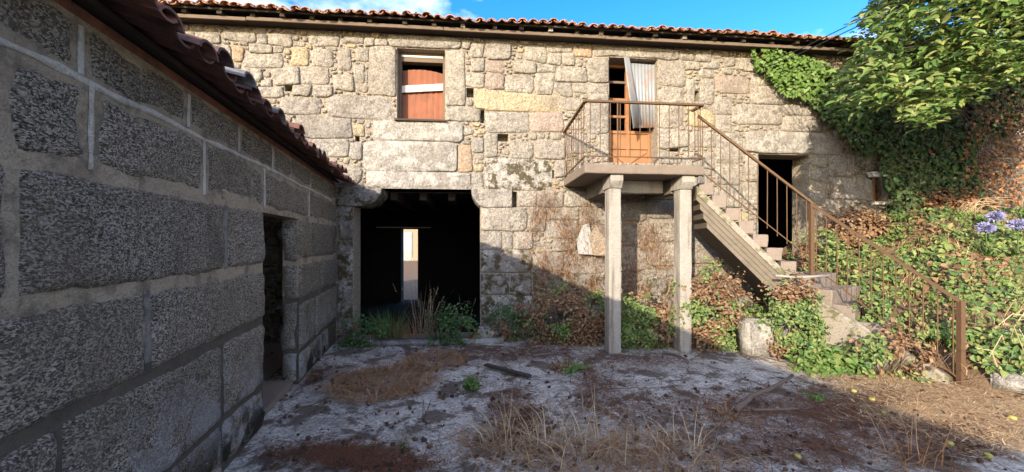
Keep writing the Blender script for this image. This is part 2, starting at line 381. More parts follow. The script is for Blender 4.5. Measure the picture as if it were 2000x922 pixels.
def wall_sheet():
    mb = MB(); ss = sorted({S0, S1, *[o[0] for o in OPEN.values()], *[o[2] for o in OPEN.values()]})
    zs = sorted({0., ZT, *[o[1] for o in OPEN.values()], *[o[3] for o in OPEN.values()]})
    def opened(a, z):
        for o in OPEN.values():
            if o[0] < a < o[2] and o[1] < z < o[3]: return o
    W0 = -.016
    for i in range(len(ss) - 1):
        for j in range(len(zs) - 1):
            a0, a1, z0, z1 = ss[i], ss[i + 1], zs[j], zs[j + 1]
            o = opened((a0 + a1) / 2, (z0 + z1) / 2)
            if o is None:
                mb.add([FA.p(a0, W0, z0), FA.p(a1, W0, z0), FA.p(a1, W0, z1), FA.p(a0, W0, z1)], [(0, 1, 2, 3)])
            if o is None or o[4]:
                mb.add([FA.p(a0, -WT, z0), FA.p(a1, -WT, z0), FA.p(a1, -WT, z1), FA.p(a0, -WT, z1)], [(0, 3, 2, 1)])
    for a, z0, c, z1, dep in OPEN.values():
        b = -(dep or WT)
        mb.add([FA.p(a, W0, z0), FA.p(a, b, z0), FA.p(a, b, z1), FA.p(a, W0, z1)], [(0, 1, 2, 3)])
        mb.add([FA.p(c, W0, z0), FA.p(c, b, z0), FA.p(c, b, z1), FA.p(c, W0, z1)], [(0, 3, 2, 1)])
        mb.add([FA.p(a, W0, z1), FA.p(a, b, z1), FA.p(c, b, z1), FA.p(c, W0, z1)], [(0, 1, 2, 3)])
        mb.add([FA.p(a, W0, z0), FA.p(a, b, z0), FA.p(c, b, z0), FA.p(c, W0, z0)], [(0, 3, 2, 1)])
        if dep: mb.add([FA.p(a, b, z0), FA.p(c, b, z0), FA.p(c, b, z1), FA.p(a, b, z1)], [(0, 1, 2, 3)])
    mb.add([FA.p(S0, W0, ZT), FA.p(S1, W0, ZT), FA.p(S1, -WT, ZT), FA.p(S0, -WT, ZT)], [(0, 1, 2, 3)])
    return mb.build('wall', 'mortar_earth', house)
wall = wall_sheet()

# large stones read off the photograph (pixel boxes; y yellow, o orange, g grey, w whitewashed, m mossy, l low lichened, r rosy)
T = '''660 402 688 470 l|660 472 688 548 l|660 550 688 655 l|379 63 425 86|434 61 500 80|524 66 568 89|602 66 662 90|394 89 452 131|452 90 475 121 o|488 88 530 105|470 105 551 133|568 94 600 128 y|608 97 648 131
468 134 511 159|532 131 584 166|585 131 640 165|572 166 606 187|611 167 648 190|508 156 531 170|503 171 554 190|532 89 552 103|574 81 594 90|502 68 521 87|431 133 452 144|347 63 378 76
544 190 624 224 g|638 187 766 232 g|578 225 688 270 g|611 271 680 306|682 280 707 311|687 244 710 265 y|553 228 567 242|726 237 902 276 w|708 277 892 335 w|893 284 921 336 o
670 71 708 84|712 76 730 91|731 78 756 91|758 73 899 94|720 92 774 186|870 96 907 207|660 93 684 138|694 94 720 120|690 128 710 163|650 146 689 177|712 139 719 161|897 79 917 96|917 86 943 113
949 83 996 117|919 115 944 140|947 118 984 142 r|910 143 945 170|948 145 984 176 r|985 147 1041 183|1002 119 1046 143|1023 91 1067 124|1067 88 1116 102|1069 106 1096 127|1098 104 1123 127|1121 92 1157 110 o|1048 127 1085 142|1045 144 1080 187|1085 133 1146 161|1147 117 1189 161|925 177 1092 218 y|1081 163 1117 190|1118 163 1189 182|1094 192 1141 216|1147 184 1189 200
947 219 1033 259|871 209 937 236|945 262 971 307|994 276 1041 311|1043 276 1103 312|944 310 1077 372 m|921 270 944 298 g|1035 219 1099 257 r|1143 202 1189 259 g|1166 263 1189 304|1104 262 1143 300|1084 314 1104 346
715 338 918 367 w|921 340 943 367|938 407 1028 451|938 452 980 487|981 456 1000 487|1003 455 1040 487|1048 374 1100 405|1066 432 1129 467|1030 407 1065 452|1068 407 1130 430|1012 377 1046 404|1080 470 1123 490|1100 350 1190 372|1102 375 1190 405|1132 408 1190 440|1133 442 1190 470
938 489 1037 533 l|937 535 995 576 l|996 535 1038 576 l|936 579 1066 630 m|938 632 1000 660 l|1004 633 1070 662 l|1042 495 1100 530|1042 533 1110 572 l|1070 578 1150 622 l|1102 495 1180 534|1115 538 1200 575 l|1155 580 1230 622 l|1080 626 1180 660 l|1190 440 1250 480|1255 430 1330 472|1190 485 1260 530|1265 478 1340 520|1335 430 1400 470|1345 474 1420 515|1200 395 1260 432 g|1264 392 1345 426 g
1158 95 1323 115|1287 118 1336 168|1287 171 1334 250|1287 254 1345 287|1288 297 1314 321|1358 101 1388 122|1327 103 1356 118|1338 121 1366 137|1375 118 1405 135|1397 150 1464 183 r|1467 145 1512 167|1342 156 1356 205|1368 156 1395 205|1392 190 1428 223|1430 206 1527 244|1466 169 1545 204|1530 206 1600 226|1529 227 1605 257|1454 259 1640 300 w|1400 262 1450 320|1347 258 1398 288|1334 298 1395 330
1562 303 1615 328|1562 330 1615 357|1562 359 1613 402|1616 392 1655 415|1455 303 1480 355|1450 357 1480 400|1398 322 1447 360|1400 364 1447 405|1563 405 1612 450|1620 304 1668 345 g|1620 347 1700 388 g|1672 290 1755 336 l|1738 349 1800 392 l|1548 170 1600 203|1400 226 1427 258|1604 206 1660 240|1608 243 1670 285'''
TR = [q.split() for ln in T.split('\n') for q in ln.split('|')]
CELL = .0125; GS = int((S1 - S0) / CELL); GZ = int(ZT / CELL) + 1
lab = np.full((GS, GZ), -1, np.int32)          # which stone owns each cell of the wall face
nzt = np.random.RandomState(5)
def smooth_noise(shape, k):
    a = nzt.rand(shape[0] // k + 3, shape[1] // k + 3); x = np.arange(shape[0]) / k; y = np.arange(shape[1]) / k
    i = x.astype(int); j = y.astype(int); fx = (x - i)[:, None]; fy = (y - j)[None, :]
    return (a[i][:, j] * (1 - fx) * (1 - fy) + a[i + 1][:, j] * fx * (1 - fy) + a[i][:, j + 1] * (1 - fx) * fy + a[i + 1][:, j + 1] * fx * fy) * 2 - 1
NA, NB = smooth_noise((GS, GZ), 9), smooth_noise((GS, GZ), 4)
for o in OPEN.values():
    lab[max(0, int((o[0] - S0) / CELL)):int((o[2] - S0) / CELL) + 1, max(0, int(o[1] / CELL)):int(o[3] / CELL) + 1] = -2
KEY = dict(y='stone_yellow', o='stone_orange', g='stone_grey', w='stone_white', m='stone_moss', l='stone_low', r='stone_red')
stones = []
def claim(k, a, z0, c, z1, p, amp):
    i0, i1 = max(0, int((a - S0) / CELL) - 2), min(GS, int((c - S0) / CELL) + 3); j0, j1 = max(0, int(z0 / CELL) - 2), min(GZ, int(z1 / CELL) + 3)
    x = (np.arange(i0, i1) * CELL + S0 - (a + c) / 2)[:, None] / ((c - a) / 2); y = (np.arange(j0, j1) * CELL - (z0 + z1) / 2)[None, :] / ((z1 - z0) / 2)
    m = np.abs(x) ** p + np.abs(y) ** p + amp * NA[i0:i1, j0:j1] + amp * .5 * NB[i0:i1, j0:j1] <= 1.
    sub = lab[i0:i1, j0:j1]; sub[m & (sub == -1)] = k
for q in TR:
    a, z0, c, z1 = frect(*map(float, q[:4])); mat = KEY[q[4]] if len(q) > 4 else 'stone'
    z1 = min(z1, ZT - .02); z0 = max(z0, 0.)
    dressed = (c - a) > 1.2 or (len(q) > 4 and q[4] == 'w')
    claim(len(stones), a, z0, c, z1, 10. if dressed else 7., .10 if dressed else .36)
    stones.append((a, z0, c, z1, mat, R.uniform(.0, .024)))
ntr = len(stones)
nr = np.random.RandomState(3)
i_lo = int(.1 / CELL); i_hi = GS - int(1.6 / CELL)
EL = {}
for ra, rb, tries in ((18, 12, 1100), (14, 9, 2200), (10, 7, 4000), (7, 5, 9000), (5, 4, 15000), (4, 3, 20000), (3, 2, 28000), (2, 2, 20000)):
    for _ in range(tries):
        ci = nr.randint(i_lo, i_hi); cj = nr.randint(1, GZ)
        if lab[ci, cj] != -1: continue
        fa = max(2, int(ra * nr.uniform(.8, 1.3))); fb = max(2, int(rb * nr.uniform(.75, 1.2)))
        if (fa, fb) not in EL:
            y, x = np.ogrid[-fa:fa + 1, -fb:fb + 1]; EL[(fa, fb)] = ((np.abs(y) / (fa + .01)) ** 2.6 + (np.abs(x) / (fb + .01)) ** 2.6) <= 1
        a0, a1, b0, b1 = ci - fa, ci + fa + 1, cj - fb, cj + fb + 1
        if a0 < 0 or b0 < 0 or a1 >= GS or b1 >= GZ: continue
        sub = lab[a0:a1, b0:b1]; E = EL[(fa, fb)]
        if (sub[E] != -1).any(): continue
        sub[E] = len(stones); cs = S0 + ci * CELL; cz = cj * CELL
        lo_ = cz < 1.0 or (cs > 6.0 and cz < 3.4)
        stones.append((cs - fa * CELL, cz - fb * CELL, cs + fa * CELL, cz + fb * CELL, 'stone_low' if lo_ else R.choice(['stone', 'stone', 'stone', 'stone_grey', 'stone_grey', 'stone_yellow', 'stone_red']), R.uniform(.0, .014)))
for it_ in range(13):                       # grow every stone unevenly into the gaps between them
    for di, dj in ((1, 0), (-1, 0), (0, 1), (0, -1)):
        sh = np.roll(np.roll(lab, di, 0), dj, 1); m = (lab == -1) & (sh >= 0) & (nzt.rand(GS, GZ) < .5); lab[m] = sh[m]
def outline(k, a, z0, c, z1, n):
    cs, cz, ha, hb = (a + c) / 2, (z0 + z1) / 2, (c - a) / 2, (z1 - z0) / 2; ring = []
    for i in range(n):
        t = 2 * math.pi * (i + .5) / n; cc, ss_ = math.cos(t), math.sin(t)
        x = math.copysign(abs(cc) ** .3, cc) * ha * 1.35; y = math.copysign(abs(ss_) ** .3, ss_) * hb * 1.35; L = math.hypot(x, y); m = max(2, int(L / (CELL * .5))); f = .25
        for q in range(1, m + 1):
            g_ = q / m; i_ = int((cs + x * g_ - S0) / CELL); j_ = int((cz + y * g_) / CELL)
            if not (0 <= i_ < GS and 0 <= j_ < GZ) or lab[i_, j_] != k: break
            f = g_
        f = max(.2, f - .0055 / max(L, .01)); ring.append((x * f, y * f))
    sm = [((ring[i - 1][0] + 7 * ring[i][0] + ring[(i + 1) % n][0]) / 9, (ring[i - 1][1] + 7 * ring[i][1] + ring[(i + 1) % n][1]) / 9) for i in range(n)]
    return cs, cz, sm
def fitted(k, a, z0, c, z1, h, n, bev):
    cs, cz, ring = outline(k, a, z0, c, z1, n); ha, hb = (c - a) / 2, (z1 - z0) / 2; bx_ = min(bev / ha, .35); by_ = min(bev / hb, .35)
    t1, t2 = R.uniform(-.03, .03), R.uniform(-.03, .03); vs = []; fs = []
    for x, y in ring: vs.append(FA.p(cs + x, -.06, cz + y))
    for x, y in ring: vs.append(FA.p(cs + x, h - .012 + t1 * x + t2 * y, cz + y))
    for x, y in ring: vs.append(FA.p(cs + x * (1 - bx_), h + t1 * x + t2 * y + R.uniform(-.005, .005), cz + y * (1 - by_)))
    for x, y in ring: vs.append(FA.p(cs + x * .55, h + .003 + R.uniform(-.007, .008), cz + y * .55))
    for q in range(3):
        for i in range(n): j = (i + 1) % n; fs.append((q * n + i, q * n + j, (q + 1) * n + j, (q + 1) * n + i))
    fs.append(tuple(3 * n + i for i in range(n))); return vs, fs
order = list(range(ntr)) + sorted(range(ntr, len(stones)), key=lambda k: -(stones[k][2] - stones[k][0]) * (stones[k][3] - stones[k][1]))
rest = {}
for r_, k in enumerate(order):
    a, z0, c, z1, mat, h = stones[k]; big = (c - a) > .25
    vs, fs = fitted(k, a, z0, c, z1, h, 28 if big else (16 if r_ < 295 else 9), .018 if big else .010)
    if r_ < 295: mesh('stone', vs, fs, mat, wall, smooth=True)
    else: rest.setdefault(mat, MB()).add(vs, fs)
for mat, mb in rest.items(): tag(mb.build('rubble', mat, wall, True), kind='stuff')

# corbel stones of the gate
def corbel(name, u0, u1, v0, v1, flip, mat):
    a, z0, c, z1 = frect(u0, v0, u1, v1); pts = []
    prof = [(0, 1), (1, 1), (1, .05), (.5, 0), (.32, .0), (.2, .12), (.1, .35), (.02, .65)]
    if flip: prof = [(1 - x, y) for x, y in prof][::-1]
    n = len(prof); vs = [FA.p(a + x * (c - a), .045, z0 + y * (z1 - z0)) for x, y in prof] + [FA.p(a + x * (c - a), -.5, z0 + y * (z1 - z0)) for x, y in prof]
    fs = [tuple(range(n))[::-1], tuple(range(n, 2 * n))] + [(i, (i + 1) % n, n + (i + 1) % n, n + i) for i in range(n)]
    o = mesh(name, vs, fs, mat, wall); b = o.modifiers.new('bev', 'BEVEL'); b.width = .02; b.segments = 2; return o
corbel('corbel', 920, 1000, 370, 406, False, 'stone')
corbel('corbel', 640, 747, 366, 403, True, 'stone_low')
g = OPEN['gate']
# jamb, lintel lining stones (through-thickness)
mesh('lintel', *(lambda m: (m.v, m.f))(MB().fbox(FA, g[0] - .12, g[2] + .05, -.52, .012, g[3] - .0, g[3] + .05)), 'stone', wall)

# interior: floors, partitions, back wall with the far doorway, roof shell
DEP = 4.1
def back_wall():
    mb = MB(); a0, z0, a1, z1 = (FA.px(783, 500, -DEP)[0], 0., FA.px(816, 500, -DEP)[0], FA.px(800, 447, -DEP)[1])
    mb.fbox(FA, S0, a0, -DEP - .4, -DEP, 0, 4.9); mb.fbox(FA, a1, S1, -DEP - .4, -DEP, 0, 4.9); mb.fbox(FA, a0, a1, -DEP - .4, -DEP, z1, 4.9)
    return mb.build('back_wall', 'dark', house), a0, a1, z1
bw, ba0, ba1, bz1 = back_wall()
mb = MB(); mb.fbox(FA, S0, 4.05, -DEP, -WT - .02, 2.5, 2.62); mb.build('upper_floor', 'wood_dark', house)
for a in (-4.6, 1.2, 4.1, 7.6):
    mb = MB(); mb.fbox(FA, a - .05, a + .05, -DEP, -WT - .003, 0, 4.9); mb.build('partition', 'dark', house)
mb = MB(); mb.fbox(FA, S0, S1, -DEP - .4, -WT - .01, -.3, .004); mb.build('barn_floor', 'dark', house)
x_ = FA.px(700, 500, -DEP)[0]
while x_ < FA.px(900, 500, -DEP)[0]:
    w_ = R.uniform(.12, .2)
    if x_ + w_ < ba0 - .01 or x_ > ba1 + .01:
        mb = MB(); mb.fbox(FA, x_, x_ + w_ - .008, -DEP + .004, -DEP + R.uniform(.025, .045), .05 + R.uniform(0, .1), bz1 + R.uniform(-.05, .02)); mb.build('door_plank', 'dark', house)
    x_ += w_
for f_ in range(5):
    mb = MB(); xs = FA.px(690, 400)[0] + f_ * .5; mb.fbox(FA, xs, xs + .12, -DEP + .05, -WT - .03, 2.34, 2.498); mb.build('ceiling_joist', 'wood_dark', house)
# gate-room detail: sliding rail over the far doorway, a crack of daylight left of it stays a board gap
mb = MB(); mb.fbox(FA, FA.px(735, 447, -DEP + .05)[0], FA.px(842, 447, -DEP + .05)[0], -DEP + .03, -DEP + .06, bz1 + .02, bz1 + .05); mb.build('door_track', 'zinc', house)
mb = MB()
RP = math.tan(math.radians(20)); ev = .36
zr = ZT + .03
ridge_w = -(DEP + .4 - 0) / 2
def roofz(wd): return zr + (ev + .0 - wd) * RP if wd > ridge_w else zr + (ev - ridge_w) * RP - (ridge_w - wd) * RP
mb = MB()
for w0, w1 in ((ev - .06, ridge_w), (ridge_w, -DEP - .8)):
    mb.hexa([FA.p(S0, w0, roofz(w0) - .0), FA.p(S1, w0, roofz(w0)), FA.p(S1, w1, roofz(w1)), FA.p(S0, w1, roofz(w1)),
             FA.p(S0, w0, roofz(w0) + .03), FA.p(S1, w0, roofz(w0) + .03), FA.p(S1, w1, roofz(w1) + .03), FA.p(S0, w1, roofz(w1) + .03)])
roof = mb.build('roof', 'wood_dark', house)
mb = MB()
for a in (S0, S1 - .2):
    for w0, w1 in ((-WT - .01, ridge_w), (ridge_w, -DEP - .3)):
        mb.hexa([FA.p(a, w0, 0), FA.p(a + .2, w0, 0), FA.p(a + .2, w1, 0), FA.p(a, w1, 0), FA.p(a, w0, roofz(w0)), FA.p(a + .2, w0, roofz(w0)), FA.p(a + .2, w1, roofz(w1)), FA.p(a, w1, roofz(w1))])
mb.build('gable_wall', 'stone', house)
# eave: wall plate, fascia boards, rafter ends
def jit(x): return R.uniform(-x, x)
a = S0 + .3
while a < S1 - 1:
    ln = R.uniform(2.2, 3.6); b = min(a + ln, S1)
    dz = jit(.012)
    mb = MB(); mb.fbox(FA, a, b - .01, ev - .16, ev - .13, zr - .085 + dz, zr - .035 + dz); mb.build('fascia_board', 'wood_fascia', house); a = b
mb = MB(); mb.fbox(FA, S0, S1, -.3, ev - .162, zr - .05, zr - .03); mb.build('soffit', 'wood_dark', house)
a = S0 + .2
while a < S1:
    mb = MB(); mb.fbox(FA, a, a + .07, -.1, ev - .1 + jit(.03), zr - .025, zr + .0 + .04); mb.build('rafter_end', 'wood_grey' if R.random() < .3 else 'wood_dark', house); a += R.uniform(.4, .55)
def tile_geo(fr, s, w0, w1, z0, z1, r0, r1, convex=True, n=7, th=.016, twist=0.):
    vs = []; fs = []
    for (ww, zz, rr) in ((w0, z0, r0), (w1, z1, r1)):
        for rad in (rr, rr - th):
            for i in range(n):
                t = math.pi * i / (n - 1); c, h = math.cos(t), math.sin(t)
                vs.append(fr.p(s + rad * c + (twist if ww == w0 else 0), ww, zz + (rad * h * .66 if convex else -rad * h * .66)))
    # layers: front outer 0, front inner 1, back outer 2, back inner 3
    def L(k, i): return k * n + i
    for i in range(n - 1):
        fs += [(L(0, i), L(0, i + 1), L(2, i + 1), L(2, i)), (L(1, i + 1), L(1, i), L(3, i), L(3, i + 1)), (L(0, i + 1), L(0, i), L(1, i), L(1, i + 1))]
    fs += [(L(0, 0), L(2, 0), L(3, 0), L(1, 0)), (L(2, n - 1), L(0, n - 1), L(1, n - 1), L(3, n - 1))]
    return vs, fs
nt_ = 0
pitch = .165
for row in range(2):
    a = S0 + .2; e = ev + .05 - row * .38
    while a < S1 - .1 and nt_ < 298:
        if FA.px(325, 40)[0] < a < FA.px(1750, 60)[0] or row == 0:
            dz = jit(.02) + .03 * noise.noise(V(a * .8, 0, 0))
            lift = .05 + row * .006
            if nt_ < 298 and (row == 0 or True):
                vs, fs = tile_geo(FA, a, e + jit(.02), e - .42, zr + (ev - e) * RP + lift + dz, zr + (ev - e + .42) * RP + lift - .012, .075, .064, True, 7, .018, jit(.02))
                mesh('roof_tile', vs, fs, 'tile', roof); nt_ += 1
            if row == 0:
                vs, fs = tile_geo(FA, a + pitch / 2, e - .02 + jit(.02), e - .42, zr + (ev - e) * RP + lift + .042 + dz, zr + (ev - e + .42) * RP + .08, .074, .064, False, 6, .018)
                mesh('roof_tile', vs, fs, 'tile', roof); nt_ += 1
        a += pitch
mb = MB(); a = S0 + .2
while a < S1 - .1:
    for row in range(1, 9):
        e = ev + .05 - row * .36
        if row == 1 and FA.px(325, 40)[0] < a < FA.px(1750, 60)[0]: continue
        mb.add(*tile_geo(FA, a, e, e - .42, zr + (ev - e) * RP + .06, zr + (ev - e + .42) * RP + .045, .09, .075, True, 5))
    a += pitch
tag(mb.build('upper_tiles', 'tile', roof), kind='stuff')

# window with red-brown panel, frame, sill and white plank
a, z0, c, z1, _ = OPEN['window']
win = empty('window', (0, 0, 0)); win.parent = house; win.location = (0, 0, 0)
def part(name, mb, mat, parent, smooth=False): return mb.build(name, mat, parent, smooth)
mb = MB(); t = .045
mb.fbox(FA, a, a + t, -.30, -.16, z0, z1); mb.fbox(FA, c - t, c, -.30, -.16, z0, z1); mb.fbox(FA, a + t, c - t, -.30, -.16, z1 - .05, z1); mb.fbox(FA, a + t, c - t, -.30, -.16, z1 - .15, z1 - .07)
part('frame', mb, 'wood_fascia', win)
mb = MB(); mb.fbox(FA, a + t, c - t, -.19, -.15, z1 - .075, z1 - .048); part('lintel_board', mb, 'white_paint', win)
mb = MB(); mb.fbox(FA, a - .03, c + .03, -.2, .06, z0 - .025, z0 + .004); part('sill', mb, 'wood_dark', win)
mb = MB(); nn = 22; zz0, zz1 = z0 + .01, z1 - .23
for i in range(nn + 1):
    x = a + .02 + (c - a - .04) * i / nn; wv = -.245 + .008 * math.sin(i * 2.2)
    top = zz1 - .10 * (i / nn - .5) ** 2 * 2 - .03 * i / nn
    mb.v += [FA.p(x, wv, zz0), FA.p(x, wv, top), FA.p(x, wv - .012, zz0), FA.p(x, wv - .012, top)]
for i in range(nn):
    k = 4 * i; mb.f += [(k, k + 4, k + 5, k + 1), (k + 6, k + 2, k + 3, k + 7), (k + 1, k + 5, k + 7, k + 3)]
part('corrugated_panel', mb, 'panel_red', win, True)
mb = MB(); mb.bar(FA.p(a + .0, -.205, (z0 + z1) / 2 - .02), FA.p(c - .01, -.205, (z0 + z1) / 2 + .05), .03, .115); part('plank', mb, 'plank_grey', win)

# upper door: dark glazing gap with bars, orange panelled lower leaf, tin sheet and leaning strip
a, z0, c, z1, _ = OPEN['upper_door']
dr = empty('upper_door'); dr.parent = house
mb = MB(); mb.fbox(FA, a, a + .05, -.34, -.28, z0, z1); mb.fbox(FA, c - .05, c, -.34, -.28, z0, z1); mb.fbox(FA, a + .05, c - .05, -.34, -.28, z1 - .05, z1); mb.fbox(FA, (a + c) / 2 - .03, (a + c) / 2 + .03, -.34, -.285, z0, z1 - .05)
part('frame', mb, 'door_orange', dr)
zp = FA.px(1237, 247)[1]
mb = MB(); mb.fbox(FA, a + .05, (a + c) / 2 - .03, -.335, -.30, z0, zp); part('leaf', mb, 'door_orange', dr)
mb = MB(); mb.fbox(FA, (a + c) / 2 + .03, c - .05, -.335, -.30, z0, zp); part('leaf', mb, 'door_orange', dr)
m_ = (a + c) / 2
mb = MB(); mb.fbox(FA, a + .05, c - .05, -.30, -.275, zp - .05, zp); mb.fbox(FA, a + .05, c - .05, -.30, -.275, zp - .33, zp - .27)
part('rail', mb, 'door_orange', dr)
for sg in (-1, 1):
    mb = MB(); mb.bar(FA.p(m_ + sg * .03, -.288, z0 + .06), FA.p(m_ + sg * .36, -.288, zp - .36), .02, .05); part('brace', mb, 'door_orange', dr)
for v in (147, 182, 217):
    z = FA.px(1210, v)[1]; mb = MB(); mb.fbox(FA, a + .05, m_ - .03, -.33, -.29, z - .02, z + .02); part('glazing_bar', mb, 'wood_fascia' if v == 147 else 'door_orange', dr)
def corr(p00, p10, p01, p11, waves, amp, nrm, th=.004, n=None):
    n = n or waves * 6; mb = MB()
    for i in range(n + 1):
        f = i / n; off = nrm * (amp * math.sin(2 * math.pi * waves * f)); lo = p00.lerp(p10, f) + off; hi = p01.lerp(p11, f) + off
        mb.v += [lo, hi, lo - nrm * th, hi - nrm * th]
    for i in range(n):
        k = 4 * i; mb.f += [(k, k + 4, k + 5, k + 1), (k + 6, k + 2, k + 3, k + 7), (k + 1, k + 5, k + 7, k + 3), (k + 4, k, k + 2, k + 6)]
    mb.f += [(0, 1, 3, 2), (4 * n + 2, 4 * n + 3, 4 * n + 1, 4 * n)]
    return mb
def fp(u, v, wd): q = FA.px(u, v, wd); return FA.p(q[0], wd, q[1])
sheet = corr(fp(1236, 250, -.12), fp(1283, 249, -.12), fp(1229, 123, -.12), fp(1282, 127, -.12), 8, .005, FA.n).build('tin_sheet', 'tin', None, True)
tag(sheet, 'rusty corrugated tin sheet covering right half of the upper doorway', 'tin sheet')
strip = corr(fp(1237, 252, .06), fp(1252, 232, .0), fp(1219, 111, .02), fp(1229, 110, -.02), 1, .0035, FA.n, .012).build('tin_strip', 'tin', None, True)
tag(strip, 'narrow pale corrugated strip leaning at an angle in the upper doorway', 'tin strip')
# small barred window
a, z0, c, z1, _ = OPEN['small_window']; sw = empty('barred_window'); sw.parent = house
for f in (.28, .62):
    mb = MB(); mb.fbox(FA, a + (c - a) * f, a + (c - a) * f + .04, -.12, -.08, z0, z1); part('bar', mb, 'door_orange' if f < .5 else 'iron', sw)
mb = MB(); mb.fbox(FA, a - .12, c + .18, -.1, .10, z1 + .003, z1 + .09); part('lintel', mb, 'white_paint', sw)
mb = MB(); mb.fbox(FA, a - .05, c + .1, -.1, .07, z0 - .06, z0 - .003); part('sill', mb, 'concrete', sw)
# shuttered window at the far right
a, z0, c, z1, _ = OPEN['right_window']; rw = empty('shuttered_window'); rw.parent = house
mb = MB(); mb.fbox(FA, a, a + .06, -.1, -.02, z0, z1); mb.fbox(FA, c - .06, c, -.1, -.02, z0, z1); mb.fbox(FA, a + .06, c - .06, -.1, -.02, z1 - .05, z1); mb.fbox(FA, a + .06, c - .06, -.1, -.02, z0, z0 + .05); part('frame', mb, 'white_paint', rw)
for i in range(5):
    s_ = a + .06 + (c - a - .12) * i / 5; mb = MB(); mb.fbox(FA, s_ + .003, s_ + (c - a - .12) / 5 - .003, -.09, -.05, z0 + .053, z1 - .053); part('slat', mb, 'shutter', rw)

# ---------------------------------------------------------------- outbuilding on the left
ob = tag(empty('granite_outbuilding', LW.p(3, 0, 0)), 'low grey granite-block outbuilding with white pointing and weathered tile eave', 'outbuilding')
ta0, _ = LW.px(513, 500); ta1, _ = LW.px(583, 500)
tw0, tw1 = LW.px(18, 400)[0] - .55, LW.px(18, 400)[0]
DOOR = (ta0, 0., ta1, 1.86); LWIN = (tw0, 1.58, tw1, 1.87)
T0, T1, LZ, LT = -9.0, 6.45, 2.50, .16
def lsheet():
    mb = MB(); ops = [DOOR]
    ss = sorted({T0, T1, *[o[0] for o in ops], *[o[2] for o in ops]}); zs = sorted({0., LZ, *[o[1] for o in ops], *[o[3] for o in ops]})
    def hit(a, z): return any(o[0] < a < o[2] and o[1] < z < o[3] for o in ops)
    for i in range(len(ss) - 1):
        for j in range(len(zs) - 1):
            if not hit((ss[i] + ss[i + 1]) / 2, (zs[j] + zs[j + 1]) / 2):
                for wv, fl in ((0, 0), (-LT, 1)):
                    f = (0, 1, 2, 3) if not fl else (0, 3, 2, 1)
                    mb.add([LW.p(ss[i], wv, zs[j]), LW.p(ss[i + 1], wv, zs[j]), LW.p(ss[i + 1], wv, zs[j + 1]), LW.p(ss[i], wv, zs[j + 1])], [f[::-1]])
    for a, z0, c, z1 in ops:
        for q in ([(a, z0), (a, z1)], [(c, z0), (c, z1)], [(a, z1), (c, z1)], [(a, z0), (c, z0)]):
            (x0, y0), (x1, y1) = q; mb.add([LW.p(x0, 0, y0), LW.p(x1, 0, y1), LW.p(x1, -LT, y1), LW.p(x0, -LT, y0)], [(0, 1, 2, 3)])
    mb.add([LW.p(T1, 0, 0), LW.p(T1, -LT, 0), LW.p(T1, -LT, LZ), LW.p(T1, 0, LZ)], [(0, 1, 2, 3)])
    return mb.build('wall', 'cement', ob)
lwall = lsheet()
def block(t0, z0, t1, z1, fr=LW, mat='block', h=.02, step=.028, parent=None, rim=.035, name='block', seed=0, oamp=.03):
    nx = max(6, int((t1 - t0) / step)); nz_ = max(5, int((z1 - z0) / step)); vs = []; fs = []
    cz, ct = (z0 + z1) / 2, (t0 + t1) / 2
    for j in range(nz_ + 1):
        for i in range(nx + 1):
            x = t0 + (t1 - t0) * i / nx; z = z0 + (z1 - z0) * j / nz_
            # uneven outline
            ox = oamp * noise.noise(V(seed, z * 6, 1 + seed)) ; oz = oamp * noise.noise(V(x * 3.5, seed, 5)) + .012 * noise.noise(V(x * 13, z * 13 + seed, 5))
            e = min(x - t0, t1 - x, z - z0, z1 - z); k = min(1., e / rim)
            cx = min(x - t0, t1 - x); czz = min(z - z0, z1 - z)
            if cx < rim and czz < rim: k = max(0, 1 - math.hypot(1 - cx / rim, 1 - czz / rim)) * .9
            hh = (-.012 + (h + .012) * math.sqrt(max(0, k))) + k * (.009 * noise.noise(V(x * 14, z * 14, seed)) + .006 * noise.noise(V(x * 38, z * 38, seed)) + .02 * noise.noise(V(x * 3, z * 3, seed)) + .012 * noise.noise(V(x * 7, z * 7, seed)))
            vs.append(fr.p(x + ox, hh, z + oz))
    for j in range(nz_):
        for i in range(nx):
            q = j * (nx + 1) + i; fs.append((q, q + nx + 1, q + nx + 2, q + 1) if fr is LW else (q, q + 1, q + nx + 2, q + nx + 1))
    return mesh(name, vs, fs, mat, parent or lwall, smooth=True)
def tpx(u): return LW.px(u, 470)[0]
courses = [(0.02, .36, [-250, 60, 330, 430, 'D', 640], .012), (.375, .91, [-400, 110, 432, 'D', 615, 656], .014), (.945, 1.36, [-400, -30, 285, 'D', 625, 656], .022),
           (1.40, 1.87, [-500, 22, 440, 'D', 607, 656], .018), (1.90, 2.24, [-600, 0, 177, 398, 515, 603, 656], .035), (2.27, 2.5, [-700, -80, 158, 366, 466, 532, 566, 606, 656], .035)]
bi = 0
for z0, z1, js, gp in courses:
    js = list(js); segs = []
    prev = None
    for q in js:
        if q == 'D': 
            segs.append((prev, ta0)); prev = ta1; continue
        tq = tpx(q) if q > -150 else .55 + (q + 400) * .0016
        if prev is not None: segs.append((prev, tq))
        prev = tq
    if z1 > 1.87 or True: pass
    for t0, t1 in segs:
        g0 = 0.004 if abs(t0 - ta1) < 1e-6 else gp; g1 = .004 if abs(t1 - ta0) < 1e-6 else gp
        if t1 - t0 < .12: continue
        near = t1 < 3.2
        bi += 1
        zg = .014 if z0 > 1.85 else .004
        block(t0 + g0, z0 + zg, t1 - g1, z1 - zg, seed=bi * 3.1, step=.022 if near else .035, h=.022 if z0 < 1.85 else .014, oamp=.014 if z0 < 1.85 else .038)
